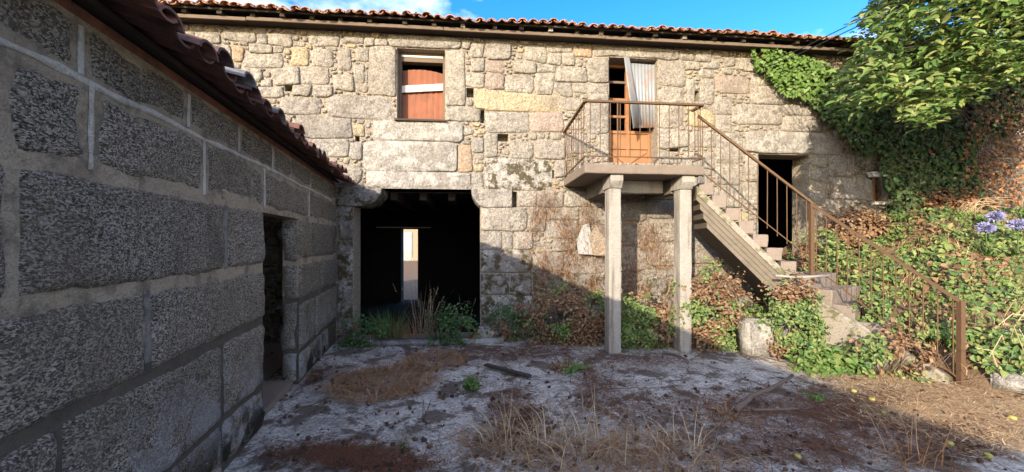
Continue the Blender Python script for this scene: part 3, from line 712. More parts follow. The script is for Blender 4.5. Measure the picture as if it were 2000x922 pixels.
# blocks behind the camera keep the wall plausible from the side
for k in range(6):
    for z0, z1 in ((.02, .45), (.5, .95), (1., 1.45), (1.5, 1.95), (2., 2.45)):
        t0 = .1 - 1.1 * (k + 1) + (.4 if int(z0 * 4) % 2 else 0); block(t0, z0, t0 + 1.04, z1, step=.09, seed=k + z0)
# white pointing ridges
def ridge(pts, wd=.026, th=.002, mat='pointing'):
    mb = MB(); n = 0
    for i in range(len(pts) - 1):
        (a, za), (b, zb) = pts[i], pts[i + 1]; m = max(2, int(math.hypot(b - a, zb - za) / .12))
        for j in range(m):
            n += 1
    P = []
    for i in range(len(pts) - 1):
        (a, za), (b, zb) = pts[i], pts[i + 1]; m = max(2, int(math.hypot(b - a, zb - za) / .05))
        for j in range(m + (i == len(pts) - 2)): P.append((a + (b - a) * j / m, za + (zb - za) * j / m))
    for i, (x, z) in enumerate(P):
        x0, z0 = P[max(0, i - 1)]; x1, z1 = P[min(len(P) - 1, i + 1)]; dx, dz = x1 - x0, z1 - z0; l = math.hypot(dx, dz); nx_, nz_ = -dz / l, dx / l
        wj = wd * (1 + .55 * noise.noise(V(x * 9, z * 9, 0))); jx = .013 * noise.noise(V(x * 3, z * 3, 4))
        for k, (o_, h_) in enumerate(((-.5, -.004), (-.35, th), (.35, th), (.5, -.004))): mb.v.append(LW.p(x + nx_ * (wj * o_ + jx), .006 + h_, z + nz_ * (wj * o_ + jx)))
    for i in range(len(P) - 1):
        for k in range(3): q = 4 * i + k; mb.f.append((q, q + 1, q + 5, q + 4))
    return mb.build('pointing_ridge', mat, lwall, True)
ridge([(.3, 2.262), (tpx(158), 2.255), (tpx(300), 2.262), (tpx(400), 2.25), (tpx(515), 2.26), (tpx(600), 2.25), (T1 - .3, 2.25)], .028)
for u in (158, 366, 466, 532, 566, 606): ridge([(tpx(u), 2.275), (tpx(u) + jit(.015), 2.47)], .023)
for u in (177, 398, 515, 603): ridge([(tpx(u), 2.245), (tpx(u) + jit(.01), 1.9)], .024)
for u, zt, zb in ((440, 1.86, 1.42), (285, 1.36, .94), (430, .9, .4)): ridge([(tpx(u), zt), (tpx(u) + jit(.02), zb)], .045, .003, 'pointing_grey')
# far door jamb stones (reveal)
JF = Frame(tuple(LW.p(ta1, -LT, 0).xy), tuple(LW.n.xy), tuple((-LW.d).xy))
for z0, z1 in ((.02, .36), (.38, .92), (.95, 1.34), (1.38, 1.84)):
    block(.0, z0, LT - .008, z1, fr=JF, step=.03, h=.025, seed=z0 * 9, name='jamb_stone')
mb = MB(); mb.fbox(LW, ta0 - .05, ta1 + .05, -LT, -.01, 1.862, 1.885); part('lintel', mb, 'stone_low', lwall)
mb = MB(); mb.fbox(LW, ta0 + .01, ta1 - .01, -LT - .2, -.05, -.02, .07); part('threshold', mb, 'slab', lwall)
# back wall with a small unglazed opening (sun reaches the floor through it), end wall, floor
LB = -3.2
pt = gpx(519, 722, .03); kk = 0
def back_hit(p):
    q = Vector(p); t = (LB - (q - LW.o).dot(LW.n)) / (-SUN).dot(LW.n); h = q - SUN * t; return (h - LW.o).dot(LW.d), h.z
ht, hz = back_hit(pt)
mb = MB()
mb.fbox(LW, T0, ht - .12, LB - .2, LB, 0, 3.39); mb.fbox(LW, ht + .12, T1, LB - .2, LB, 0, 3.39); mb.fbox(LW, ht - .12, ht + .12, LB - .2, LB, 0, hz - .05); mb.fbox(LW, ht - .12, ht + .12, LB - .2, LB, hz + .05, 3.39)
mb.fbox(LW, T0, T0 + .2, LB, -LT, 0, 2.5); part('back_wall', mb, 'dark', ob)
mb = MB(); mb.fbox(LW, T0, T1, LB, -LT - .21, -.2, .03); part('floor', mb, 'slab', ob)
# roof: deck, eave board, tiles
LP = math.tan(math.radians(15)); LE = .22; lz = 2.505
mb = MB(); LD_ = .06; mb.hexa([LW.p(T0, LD_, lz + (LE - LD_) * LP), LW.p(T0, LB - .3, lz + (LE - LB + .3) * LP), LW.p(T1 - .05, LB - .3, lz + (LE - LB + .3) * LP), LW.p(T1 - .05, LD_, lz + (LE - LD_) * LP),
                    LW.p(T0, LD_, lz + .03 + (LE - LD_) * LP), LW.p(T0, LB - .3, lz + .03 + (LE - LB + .3) * LP), LW.p(T1 - .05, LB - .3, lz + .03 + (LE - LB + .3) * LP), LW.p(T1 - .05, LD_, lz + .03 + (LE - LD_) * LP)])
lroof = part('roof', mb, 'wood_dark', ob)
mb = MB(); mb.fbox(LW, T0, T1 - .06, -.1, -.004, lz - .004, lz + .045); part('eave_mortar', mb, 'tile_dark', ob)
for row in range(2):
    a = .25
    while a < T1 - .1:
        e = LE + .08 - row * .36
        dz = jit(.03); tw = jit(.05); L_ = .42 + jit(.03)
        vs, fs = tile_geo(LW, a + jit(.03), e + jit(.045), e - L_, lz + (LE - e) * LP + .055 + dz + row * .01, lz + (LE - e + L_) * LP + .05, .092, .078, True, 8, .018, tw)
        mesh('roof_tile', vs, fs, 'tile_grey' if R.random() < .12 else 'tile_dark', lroof)
        if row == 0:
            vs, fs = tile_geo(LW, a + .1, e - .03 + jit(.05), e - L_, lz + (LE - e) * LP + .085 + jit(.015), lz + (LE - e + L_) * LP + .11, .085, .075, False, 7, .018, jit(.02))
            mesh('roof_tile', vs, fs, 'tile_dark', lroof)
        a += .205 + jit(.012)
mb = MB(); a = T0 + .1
while a < T1 - .1:
    for row in range(0, 9):
        if row < 2 and a > .2: continue
        e = LE + .08 - row * .38
        mb.add(*tile_geo(LW, a, e, e - .42, lz + (LE - e) * LP + .065, lz + (LE - e + .42) * LP + .05, .1, .085, True, 5))
    a += .2
tag(mb.build('upper_tiles', 'tile_dark', lroof), kind='stuff')

# ---------------------------------------------------------------- concrete stair with landing
st = tag(empty('exterior_staircase', FA.p(1.8, .8, 0)), 'concrete outside stair with raised landing on two square posts and rusty railing', 'staircase')
LS0, LS1, LWF, LZT, LTH = .88, 2.62, 1.32, 2.68, .13
def bevel(o, wd=.012, seg=2):
    b = o.modifiers.new('bevel', 'BEVEL'); b.width = wd; b.segments = seg; b.limit_method = 'ANGLE'; return o
mb = MB(); mb.fbox(FA, LS0, LS1, .01, LWF, LZT - LTH, LZT); bevel(part('landing_slab', mb, 'slab', st), .018)
for s_ in (1.355, 2.41):
    mb = MB(); hw = .09; p = []
    for z, k in ((0.005, 1.), (2.36, .97)):
        p += [FA.p(s_ - hw * k, 1.2, z), FA.p(s_ + hw * k, 1.2, z), FA.p(s_ + hw * k, 1.2 - .2 * k, z), FA.p(s_ - hw * k, 1.2 - .2 * k, z)]
    mb.hexa(p); bevel(part('post', mb, 'post', st), .015)
    mb = MB(); pr = [(1.27, 2.55), (1.27, 2.46), (1.2, 2.362), (.93, 2.362), (.93, 2.55)]; n = len(pr)
    vs = [FA.p(s_ - .096, a_, b_) for a_, b_ in pr] + [FA.p(s_ + .096, a_, b_) for a_, b_ in pr]
    mb.add(vs, [tuple(range(n)), tuple(range(n, 2 * n))[::-1]] + [(i, n + i, n + (i + 1) % n, (i + 1) % n) for i in range(n)])
    bevel(part('capital', mb, 'post', st), .01)
    mb = MB(); mb.fbox(FA, s_ - .09, s_ + .09, .012, .925, 2.33, 2.548); bevel(part('beam', mb, 'wood_form', st), .01)
mb = MB(); mb.fbox(FA, 1.48, 2.285, .60, .76, 2.36, 2.546); bevel(part('beam', mb, 'concrete', st), .01)
def roughen(o, amp=.007, cuts=5):
    bm = bmesh.new(); bm.from_mesh(o.data)
    for _ in range(cuts):
        es = [e for e in bm.edges if e.calc_length() > .13]
        if not es: break
        bmesh.ops.subdivide_edges(bm, edges=es, cuts=1, use_grid_fill=True)
    for v in bm.verts:
        p = v.co + V(o.matrix_world.translation.x, 0, 0)
        v.co += V(noise.noise(p * 7), noise.noise(p * 7 + V(9, 0, 0)), noise.noise(p * 7 + V(0, 9, 0))) * amp + V(noise.noise(p * 23), noise.noise(p * 23 + V(5, 0, 0)), noise.noise(p * 23 + V(0, 5, 0))) * (amp * .5)
    bm.to_mesh(o.data); bm.free()
for o in list(st.children):
    if o.name.split('.')[0] in ('landing_slab', 'post', 'capital', 'beam'): roughen(o, .006)
# flights
U0, U1 = V(2.80, 5.80, 0), V(4.22, 5.50, 0); D0, D1 = V(4.22, 5.50, 0), V(4.96, 4.30, 0)
ud = (U1 - U0).normalized(); un = V(-ud.y, ud.x, 0); dd = (D1 - D0).normalized(); dn = V(-dd.y, dd.x, 0)
if un.y < 0: un = -un
if dn.x < 0: dn = -dn
ZM = 1.13; NU, ND = 8, 6
ru = (LZT - ZM) / NU; tu = (U1 - U0).length / NU
UF = Frame(tuple(U0.xy), tuple(ud.xy), tuple(un.xy))
for i in range(NU):
    zt = LZT - ru * (i + 1); mb = MB(); wq = .85
    x0, x1 = i * tu - .01, (i + 1) * tu
    mb.hexa([UF.p(x0, 0, zt - ru * .95), UF.p(x1 + .0, 0, zt - ru * .95), UF.p(x1, wq, zt - ru * .95), UF.p(x0, wq, zt - ru * .95), UF.p(x0, 0, zt), UF.p(x1 + .012, 0, zt), UF.p(x1 + .012, wq, zt), UF.p(x0, wq, zt)])
    bevel(part('step', mb, 'step', st), .012)
# inclined slab under the upper flight, board-marked, with mossy upper edge
Lh = NU * tu
def incl(o0, o1, t0, t1, name, mat, e0=-.05, e1=.0):
    mb = MB(); za, zb = LZT - 2 * ru, ZM - 2 * ru
    sl_ = (zb - za) / Lh
    def zz(x, off): return za + sl_ * x + off
    xa, xb = e0, Lh + e1
    mb.hexa([UF.p(xa, o0, zz(xa, t0)), UF.p(xb, o0, zz(xb, t0)), UF.p(xb, o1, zz(xb, t0)), UF.p(xa, o1, zz(xa, t0)), UF.p(xa, o0, zz(xa, t1)), UF.p(xb, o0, zz(xb, t1)), UF.p(xb, o1, zz(xb, t1)), UF.p(xa, o1, zz(xa, t1))])
    return part(name, mb, mat, st)
for k in range(4): incl(-.015 + .010 * k, .84, -.035 - .085 * (k + 1) + .003, -.035 - .085 * k, 'soffit_board', 'wood_form', -.05 + .05 * k, -.02 - .08 * k)
incl(-.035, .08, -.034, .09, 'stair_edge', 'stepmoss')
td = (D1 - D0).length / ND; rd = ZM / ND
DF = Frame(tuple(D0.xy), tuple(dd.xy), tuple(dn.xy))
mb = MB(); mb.fbox(DF, -.55, -.003, .0, .95, .0, ZM - ru * .0 - .001); bevel(part('quarter_landing', mb, 'step', st), .015)
for i in range(ND - 1):
    zt = ZM - rd * (i + 1); mb = MB(); j1 = jit(.02)
    mb.hexa([DF.p(i * td, j1, -.05), DF.p((i + 1) * td - .003, j1, -.05), DF.p((i + 1) * td - .003, 1.05, -.05), DF.p(i * td, 1.05, -.05), DF.p(i * td, j1, zt), DF.p((i + 1) * td + .015, j1, zt + jit(.008)), DF.p((i + 1) * td + .015, 1.05, zt + jit(.01)), DF.p(i * td, 1.05, zt)])
    bevel(part('step', mb, 'step' if i < 3 else 'stepmoss', st), .015)
mb = MB(); pr = [(0, 0), (Lh * 0 + td * ND * .95, 0), (td * ND * .95, .1), (0, ZM - .25), (-.05, ZM - .25), (-.05, 0)]; n = len(pr)
vs = [DF.p(x, -.10, z) for x, z in pr] + [DF.p(x, -.003, z) for x, z in pr]
mb.add(vs, [tuple(range(n)), tuple(range(n, 2 * n))[::-1]] + [(i, n + i, n + (i + 1) % n, (i + 1) % n) for i in range(n)]); bevel(part('flank_wall', mb, 'stepmoss', st), .02)
for o in list(st.children):
    if o.name.split('.')[0] in ('step', 'flank_wall', 'quarter_landing'): roughen(o, .012)
# railing
rl = empty('railing'); rl.parent = st
iron = 'iron'
RH = .87
c0 = FA.p(LS0 + .01, .02, LZT + RH - .08); c1 = FA.p(LS0 + .01, LWF - .02, LZT + RH); c2 = FA.p(LS1 - .02, LWF - .02, LZT + RH); c3 = FA.p(LS1 - .03, LWF - .27, LZT + RH)
def bars(name, pts, wd, ht):
    for i in range(len(pts) - 1): 
        mb = MB(); mb.bar(pts[i], pts[i + 1], wd, ht); part(name, mb, iron, rl)
bars('top_rail', [c0, c1, c2, c3], .045, .028)
lo = .11
b0, b1, b2, b3 = [q - V(0, 0, RH - lo) for q in (c0 + V(0, 0, .0), c1, c2, c3)]
bars('bottom_rail', [b0, b1, b2, b3], .018, .012)
def balusters(pa, pb, qa, qb, n, first=0, r=.0065, last=None):
    for i in range(first, n if last is None else last):
        f = (i + .5) / n; mb = MB(); a_, b_ = Vector(pa).lerp(pb, f), Vector(qa).lerp(qb, f); mb.tube([b_ + V(jit(.004), jit(.004), 0), a_], r, 5); part('baluster', mb, iron, rl)
balusters(c0, c1, b0 - V(0, 0, .09), b1 - V(0, 0, .09), 9)
balusters(c1, c2, b1 - V(0, 0, .0), b2, 12); balusters(c2, c3, b2, b3, 2)
mb = MB(); q = c1.lerp(c2, .27); mb.tube([V(q.x, q.y, LZT - .06), q], .011, 5); part('baluster', mb, iron, rl)
n2 = D0 + V(0, 0, 0) + dn * .03; n3 = D1.copy()
N2T = ypx(1583, 396, 5.5).z; N3T = ypx(1870, 590, 4.30).z
p0 = V(U0.x - .02, U0.y + .02, LZT + RH - .06); p1 = V(n2.x, n2.y, N2T); p2 = V(n3.x, n3.y, N3T)
bars('stair_rail', [p0, p1], .045, .03); bars('stair_rail', [p1 + V(0, 0, -.02), p2], .045, .03)
q0, q1 = p0 - V(0, 0, .80), p1 - V(0, 0, .80); q2, q3 = V(n2.x, n2.y, p1.z - .88), V(n3.x, n3.y, p2.z - .86)
bars('stair_rail', [q0, q1], .018, .012); bars('stair_rail', [q2, q3], .02, .014)
balusters(p0, p1, q0 - V(0, 0, .06), q1 - V(0, 0, .06), 12); balusters(p1, p2, q2 - V(0, 0, .02), q3, 12)
for (px_, base, top) in ((p1, ZM - .12, p1.z), (p2, -.03, p2.z + .015)):
    mb = MB(); mb.bar(V(px_.x, px_.y, base), V(px_.x, px_.y, top), .05, .05); part('newel', mb, iron, rl)

# supports and loose masonry under the stair
def rough_block(name, u, v, wd, dp, ht, rot, mat, label, cat, group=None, base=None, z=0.):
    p = Vector(base) if base is not None else gpx(u, v); nseg = 5; bm = bmesh.new(); bmesh.ops.create_cube(bm, size=1.); bmesh.ops.scale(bm, vec=(wd, dp, ht), verts=bm.verts)
    bmesh.ops.bevel(bm, geom=bm.edges[:], offset=min(wd, dp, ht) * .12, segments=2, affect='EDGES'); bmesh.ops.subdivide_edges(bm, edges=bm.edges[:], cuts=1)
    for vv in bm.verts: vv.co += vv.co.normalized() * (.035 * noise.noise(vv.co * 6 + p)); vv.co.z += ht / 2
    me = bpy.data.meshes.new(name); bm.to_mesh(me); bm.free(); me.polygons.foreach_set('use_smooth', [True] * len(me.polygons)); me.materials.append(M[mat])
    o = bpy.data.objects.new(name, me); COL.objects.link(o); o.location = p + V(0, 0, z - .01); o.rotation_euler.z = rot; return tag(o, label, cat, group)
rough_block('granite_block', 1490, 692, .62, .35, .52, .05, 'stone_white', 'pale granite block standing half hidden in brambles beneath the stair flight', 'stone block')
rough_block('stone_pillar', 1552, 690, .11, .14, .98, 0, 'post', 'slim whitewashed pillar under the turn of the staircase', 'pillar', base=V(4.06, 5.55, 0))
rough_block('threshold_stone', 850, 668, 2.0, .22, .09, .08, 'stone_white', 'pale worn threshold stone across the open barn gateway', 'threshold', base=gpx(860, 672))
rough_block('loose_stone', 960, 655, .34, .25, .24, .3, 'stone_white', 'lichen-spotted loose stone at the foot of the gate pier', 'stone', base=gpx(952, 665))
mb = MB(); mb.tube([V(3.62, 5.35, 1.14), V(3.9, 5.28, 1.12), V(4.27, 5.25, 1.15)], .018, 6); tag(mb.build('iron_pipe', 'wood_grey', None, True), 'grey pipe lying across the foot of the upper stair flight', 'pipe')

# ---------------------------------------------------------------- house beyond, seen through the barn
fh = tag(empty('cream_house', (-9, 34, -1.0)), 'cream rendered house with shuttered window seen through the far barn doorway', 'house')
FY = 34.
def fbx(x0, x1, y0, y1, z0, z1): return MB().hexa([(x0, y0, z0), (x1, y0, z0), (x1, y1, z0), (x0, y1, z0), (x0, y0, z1), (x1, y0, z1), (x1, y1, z1), (x0, y1, z1)])
def fpx(u, v): p = ypx(u, v, FY); return p.x, p.z
fbx(-16, -4, FY, FY + 8, -2, 6.5).build('wall', 'plaster', fh)
x0, zt = fpx(787, 455); x1, zb = fpx(804, 512)
wn_ = fbx(x0 - .08, x1 + .08, FY - .06, FY - .003, zb - .08, zt + .08).build('window', 'shutter', fh)
fbx(x0, (x0 + x1) / 2 - .02, FY - .09, FY - .062, zb + 1.0, zt).build('pane', 'glass', wn_); fbx((x0 + x1) / 2 + .02, x1, FY - .09, FY - .062, zb + 1.0, zt).build('pane', 'glass', wn_)
fbx(x0, x1, FY - .09, FY - .062, zb, zb + .95).build('shutter', 'shutter', wn_)
xz = fpx(800, 522)[1]; fbx(-15, -5, FY - 1.2, FY - .003, xz - .45, xz).build('balcony', 'plaster', fh)
for k in range(12):
    xx = -12 + .45 * k; fbx(xx, xx + .04, FY - 1.2, FY - 1.16, xz + .003, xz + .9).build('balcony_post', 'shutter', fh)
mb = MB(); mb.hexa([(-16.4, FY - .5, 6.5), (-3.6, FY - .5, 6.5), (-3.6, FY + 8.5, 6.5), (-16.4, FY + 8.5, 6.5), (-16.4, FY + 3.9, 8.2), (-3.6, FY + 3.9, 8.2), (-3.6, FY + 4.1, 8.2), (-16.4, FY + 4.1, 8.2)]); mb.build('roof', 'tile', fh)

# ---------------------------------------------------------------- vegetation builders
def leaf_mesh(name, items, mat, parent=None):
    # items: (pos, dir, normal, length, width)
    n = len(items)
    if n == 0: items = [(V(0, 0, 0), V(1, 0, 0), V(0, 0, 1), .01, .01)]
    vs = []; fs = []
    for p, d, nm, L, W in items:
        sd = d.cross(nm)
        if sd.length < 1e-4: sd = V(1, 0, 0)
        sd.normalize(); nm = sd.cross(d); k = len(vs)
        fold = nm * (W * .25)
        c1, c2, tip = p + d * (L * .32), p + d * (L * .68) - nm * (L * .04), p + d * L - nm * (L * .14)
        vs += [p, c1 + sd * (W * .46) + fold, c1, c1 - sd * (W * .46) + fold, c2 + sd * (W * .42) + fold, c2, c2 - sd * (W * .42) + fold, tip]
        fs += [(k, k + 2, k + 1), (k, k + 3, k + 2), (k + 1, k + 2, k + 5, k + 4), (k + 2, k + 3, k + 6, k + 5), (k + 4, k + 5, k + 7), (k + 5, k + 6, k + 7)]
    return mesh(name, vs, fs, mat, parent)
def blade_mesh(name, items, mat, parent=None, seg=3):
    vs = []; fs = []
    for p, d, bend, L, W in items:      # curved ribbon
        sd = d.cross(V(0, 0, 1)); 
        if sd.length < 1e-3: a_ = R.uniform(0, 6.28); sd = V(math.cos(a_), math.sin(a_), 0)
        sd.normalize(); k = len(vs)
        for i in range(seg + 1):
            f = i / seg; q = p + d * (L * f) + bend * (L * f * f); ww = W * (1 - f * .85) * .5; vs += [q - sd * ww, q + sd * ww]
        for i in range(seg): j = k + 2 * i; fs.append((j, j + 1, j + 3, j + 2))
    return mesh(name, vs, fs, mat, parent)
def rv(s=1.): return V(R.gauss(0, 1), R.gauss(0, 1), R.gauss(0, 1)) * s
def inpoly(u, v, P):
    c = False; n = len(P); j = n - 1
    for i in range(n):
        if (P[i][1] > v) != (P[j][1] > v) and u < (P[j][0] - P[i][0]) * (v - P[i][1]) / (P[j][1] - P[i][1]) + P[i][0]: c = not c
        j = i
    return c
def sample(P, n):
    us = [p[0] for p in P]; vs = [p[1] for p in P]; o = []
    while len(o) < n:
        u, v = R.uniform(min(us), max(us)), R.uniform(min(vs), max(vs))
        if inpoly(u, v, P): o.append((u, v))
    return o
def wall_leaves(P, n, L, dmin, dmax, clump=0., down=.6):
    it = []
    for u, v in sample(P, n):
        if clump and noise.noise(V(u * .022, v * .022, 3)) < clump: continue
        wd = R.uniform(dmin, dmax); p = fp(u, v, wd)
        d = (V(0, 0, -down) + rv(.5)).normalized(); nm = (FA.n + V(-.25, 0, .35) + rv(.35)).normalized(); d = (d - nm * d.dot(nm)).normalized()
        l = L * R.uniform(.6, 1.3); it.append((p, d, nm, l, l * R.uniform(.75, 1.05)))
    return it
def wall_vines(P, n, ln, wd=.05, hang=.7, rad=.0035):
    mb = MB()
    for u, v in sample(P, n):
        p = fp(u, v, R.uniform(.02, wd)); d = V(R.gauss(0, .5), R.gauss(0, .1), -hang + R.gauss(0, .5)).normalized(); pts = [p]
        for k in range(3): d = (d + rv(.28)).normalized(); pts.append(pts[-1] + d * (ln * R.uniform(.2, .4)))
        mb.tube(pts, rad * R.uniform(.6, 1.3), 3, cap=False)
    return mb
def wall_plant(name, label, cat, anchor, leaves, lm, stems, sm, group=None, extra=None):
    e = tag(empty(name, anchor), label, cat, group)
    if leaves: leaf_mesh('foliage', leaves, lm, e)
    if stems: stems.build('stem', sm, e)
    if extra: leaf_mesh('dead_foliage', extra[0], extra[1], e)
    return e
IV1 = [(1466, 92), (1478, 128), (1500, 150), (1535, 185), (1560, 190), (1605, 205), (1640, 250), (1700, 260), (1690, 180), (1640, 140), (1600, 118), (1540, 105), (1500, 86)]
IV2 = [(1580, 195), (1612, 235), (1640, 265), (1680, 300), (1720, 330), (1735, 400), (1760, 460), (1880, 470), (1930, 420), (1900, 300), (1990, 250), (2010, 120), (1700, 120), (1640, 160)]
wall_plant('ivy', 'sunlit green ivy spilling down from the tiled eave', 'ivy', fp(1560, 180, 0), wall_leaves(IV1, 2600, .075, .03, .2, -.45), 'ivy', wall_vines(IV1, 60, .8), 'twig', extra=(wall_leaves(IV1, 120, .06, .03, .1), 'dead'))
wall_plant('ivy', 'dark shaded ivy mass covering the wall behind the leafy tree', 'ivy', fp(1780, 440, 0), wall_leaves(IV2, 9000, .075, .02, .22, -.38), 'ivy_shaded', wall_vines(IV2, 420, 1.0, .12), 'twig', extra=(wall_leaves(IV2, 500, .07, .02, .15), 'dead'))
DV = [(1885, 210), (1880, 330), (1890, 420), (1960, 430), (2010, 400), (2010, 180), (1960, 170)]
wall_plant('dead_creeper', 'orange-brown dead creeper hanging beside the shuttered window', 'creeper', fp(1940, 420, 0), wall_leaves(DV, 1000, .06, .1, .3, -.3), 'rust_vine', wall_vines(DV, 240, .7, .3), 'twig')
def rust(P, n, label, anchor):
    e = tag(empty('dead_creeper', anchor), label, 'creeper'); it = []
    for u, v in sample(P, n):
        u += R.gauss(0, 13); v += R.gauss(0, 16)
        if noise.noise(V(u * .03, v * .012, 8)) + R.gauss(0, .22) < -.1: continue
        p = fp(u, v, R.uniform(.03, .14)); it.append((p, (V(0, 0, -.8) + rv(.5)).normalized(), rv(.3) + FA.n * .1, R.uniform(.03, .11), .008))
    tag(blade_mesh('hanging_strands', it, 'rust_vine', e, 2), kind='stuff'); return e
rust([(1040, 385), (1100, 370), (1190, 420), (1190, 560), (1060, 600), (1030, 500)], 8000, 'rust-brown dead creeper on the stones left of the landing posts', fp(1100, 600, 0))
rust([(1215, 430), (1320, 430), (1325, 590), (1215, 600)], 4200, 'rust-brown dead creeper hanging between the two landing posts', fp(1265, 600, 0))
rust([(1350, 440), (1420, 470), (1480, 560), (1360, 620)], 900, 'rust-brown dead creeper behind the stair soffit boards', fp(1400, 600, 0))
rust([(1614, 330), (1650, 320), (1680, 400), (1660, 420), (1612, 400)], 350, 'wisps of dead creeper beside the small doorway', fp(1640, 410, 0))

def bush(name, label, cat, c, rx, ry, rz, n, L, lm, dead=.25, dmat='dead', group=None, stems=30, base=None, flat=0.):
    base = V(c[0], c[1], max(c[2] - rz, bank_h(c[0], c[1]))) if base is None else Vector(base)
    e = tag(empty(name, base), label, cat, group); it = []; dt = []; c = Vector(c); sd = R.uniform(0, 99)
    for _ in range(n):
        d = rv().normalized()
        if d.y > .3: d.y = -d.y * .6
        r = R.uniform(.55, 1.02) * (1 + .6 * noise.noise(d * 2.2 + V(sd, 0, 0))); p = c + V(d.x * rx, d.y * ry, d.z * rz) * r
        p.z = max(p.z, base.z + R.uniform(.01, .06))
        if noise.noise(p * 3.5 + V(sd, 0, 0)) < -.28: continue
        nm = (d * .6 + V(-.2, -.35, .6) + rv(.4)).normalized(); q = rv().normalized(); q.z -= .25; q = (q - nm * q.dot(nm)).normalized(); l = L * R.uniform(.55, 1.3)
        isd = noise.noise(p * 2.6 + V(sd, 7, 0)) + R.gauss(0, .09) < dead - .42 + .0
        (dt if isd else it).append((p, q, nm, l, l * R.uniform(.55, .85)))
    leaf_mesh('foliage', it, lm, e)
    if dt: leaf_mesh('dead_foliage', dt, dmat, e)
    mb = MB()
    for _ in range(stems):
        d = rv().normalized(); d.z = abs(d.z); r = R.uniform(.7, 1.05); p = c + V(d.x * rx, d.y * ry, d.z * rz) * r; b = base + V(d.x * rx * .4, abs(d.y) * ry * .3, 0); b.z = min(b.z, p.z)
        mb.tube([b, b.lerp(p, .5) + V(0, 0, .12) + rv(.04), p], .005, 3, .002, cap=False)
    mb.build('stem', 'twig', e); return e
# brambles below the landing and stair
bush('bramble_bush', 'green and rust bramble against the wall between gate pier and first post', 'bramble', (.95, 6.15, .42), .75, .35, .52, 3800, .047, 'bramble', .55)
bush('bramble_bush', 'bramble growing between the two landing posts', 'bramble', (1.95, 5.95, .38), .5, .42, .48, 3840, .047, 'bramble', .22)
bush('bramble_bush', 'tall leafy bramble filling the space beneath the stair flight', 'bramble', (2.95, 5.85, .62), .58, .42, .68, 5440, .047, 'bramble', .34)
bush('bramble_bush', 'sunlit bramble trailing beside the slim pillar under the stair', 'bramble', (3.85, 5.35, .55), .42, .35, .55, 3840, .047, 'bramble', .26)
bush('creeper_clump', 'bright yellow-green creeper on the ground below the stair turn', 'creeper', (3.95, 4.85, .12), .42, .3, .22, 1000, .07, 'grass', .1)
bush('bramble_bush', 'low bramble sprawling over the mossy flank of the lower steps', 'bramble', (4.5, 4.62, .25), .45, .28, .35, 1500, .055, 'bramble', .42)
# barn gate weeds
bush('weed_clump', 'dark green bramble at the left jamb of the barn gateway', 'weed', (-2.3, 6.0, .18), .42, .3, .3, 800, .05, 'weed', .05)
bush('weed_clump', 'dark green bramble at the right jamb of the barn gateway', 'weed', (-.95, 6.1, .26), .42, .3, .38, 850, .05, 'weed', .05)
bush('weed_clump', 'low green weeds on the stones at the gate pier foot', 'weed', (.0, 6.25, .35), .5, .2, .4, 900, .045, 'weed', .25)
def tuft(name, label, cat, c, n, h, spread, mat, bend=.5, width=.006, group=None, lean=(0, 0), heads=0, flat=0., mat2=None):
    c = Vector(c); e = tag(empty(name, c), label, cat, group); it = []
    for _ in range(n):
        a_ = R.uniform(0, 6.28); r = spread * math.sqrt(R.random()); p = c + V(math.cos(a_) * r, math.sin(a_) * r, 0)
        d = V(math.cos(a_) * .35 * R.random() + lean[0] + R.gauss(0, .18), math.sin(a_) * .35 * R.random() + lean[1] + R.gauss(0, .18), 1).normalized()
        if flat: q_ = R.uniform(0, 6.28); d = V(math.cos(q_), math.sin(q_), R.uniform(.02, .45)).normalized(); p = p + V(0, 0, R.uniform(.01, .05))
        b = V(math.cos(a_) + R.gauss(0, .6), math.sin(a_) + R.gauss(0, .6), -.5 if not flat else -.1) * (bend * R.uniform(.2, 1.))
        it.append((p, d, b, h * R.uniform(.35, 1.1), width * R.uniform(.6, 1.3)))
    blade_mesh('blades', it, mat, e, 4)
    if mat2:
        jt = []
        for _ in range(int(n * 3)):
            a_ = R.uniform(0, 6.28); q_ = R.uniform(0, 6.28); r = spread * 1.9 * math.sqrt(R.random()); p = c + V(math.cos(a_) * r, math.sin(a_) * r * .8, R.uniform(.005, .05))
            jt.append((p, V(math.cos(q_), math.sin(q_), R.uniform(.0, .6)).normalized(), V(R.gauss(0, .5), R.gauss(0, .5), -.25), h * R.uniform(.25, .8), width))
        blade_mesh('matted_base', jt, mat2, e, 3)
    if heads:
        hs_ = []
        for k in range(heads):
            p, d, b, L, W = it[k]; q = p + d * L + b * L
            for m in range(9): hs_.append((q - (d + b) * (.016 * m), (d + rv(.4)).normalized(), rv().normalized(), .035, .008))
        leaf_mesh('seed_heads', hs_, 'straw', e)
    return e
tuft('grass_tuft', 'green grass tuft growing on the barn threshold', 'grass', gpx(758, 660), 260, .55, .26, 'grass', .55, .010)
tuft('dry_grass', 'tall dry seed stalks standing in the barn gateway', 'grass', gpx(828, 652), 60, .95, .16, 'straw', .15, .006, heads=16)
tuft('dry_grass', 'reddish dry stalk clump beside the tall seed stalks', 'grass', gpx(800, 664), 160, .40, .28, 'straw_brown', .4, .006)
tuft('dry_grass', 'thin wispy dry stalk near the right gate jamb', 'grass', gpx(905, 640), 10, .85, .12, 'straw', .25, .006, heads=6)
G = 'dry grass tufts in the open courtyard'
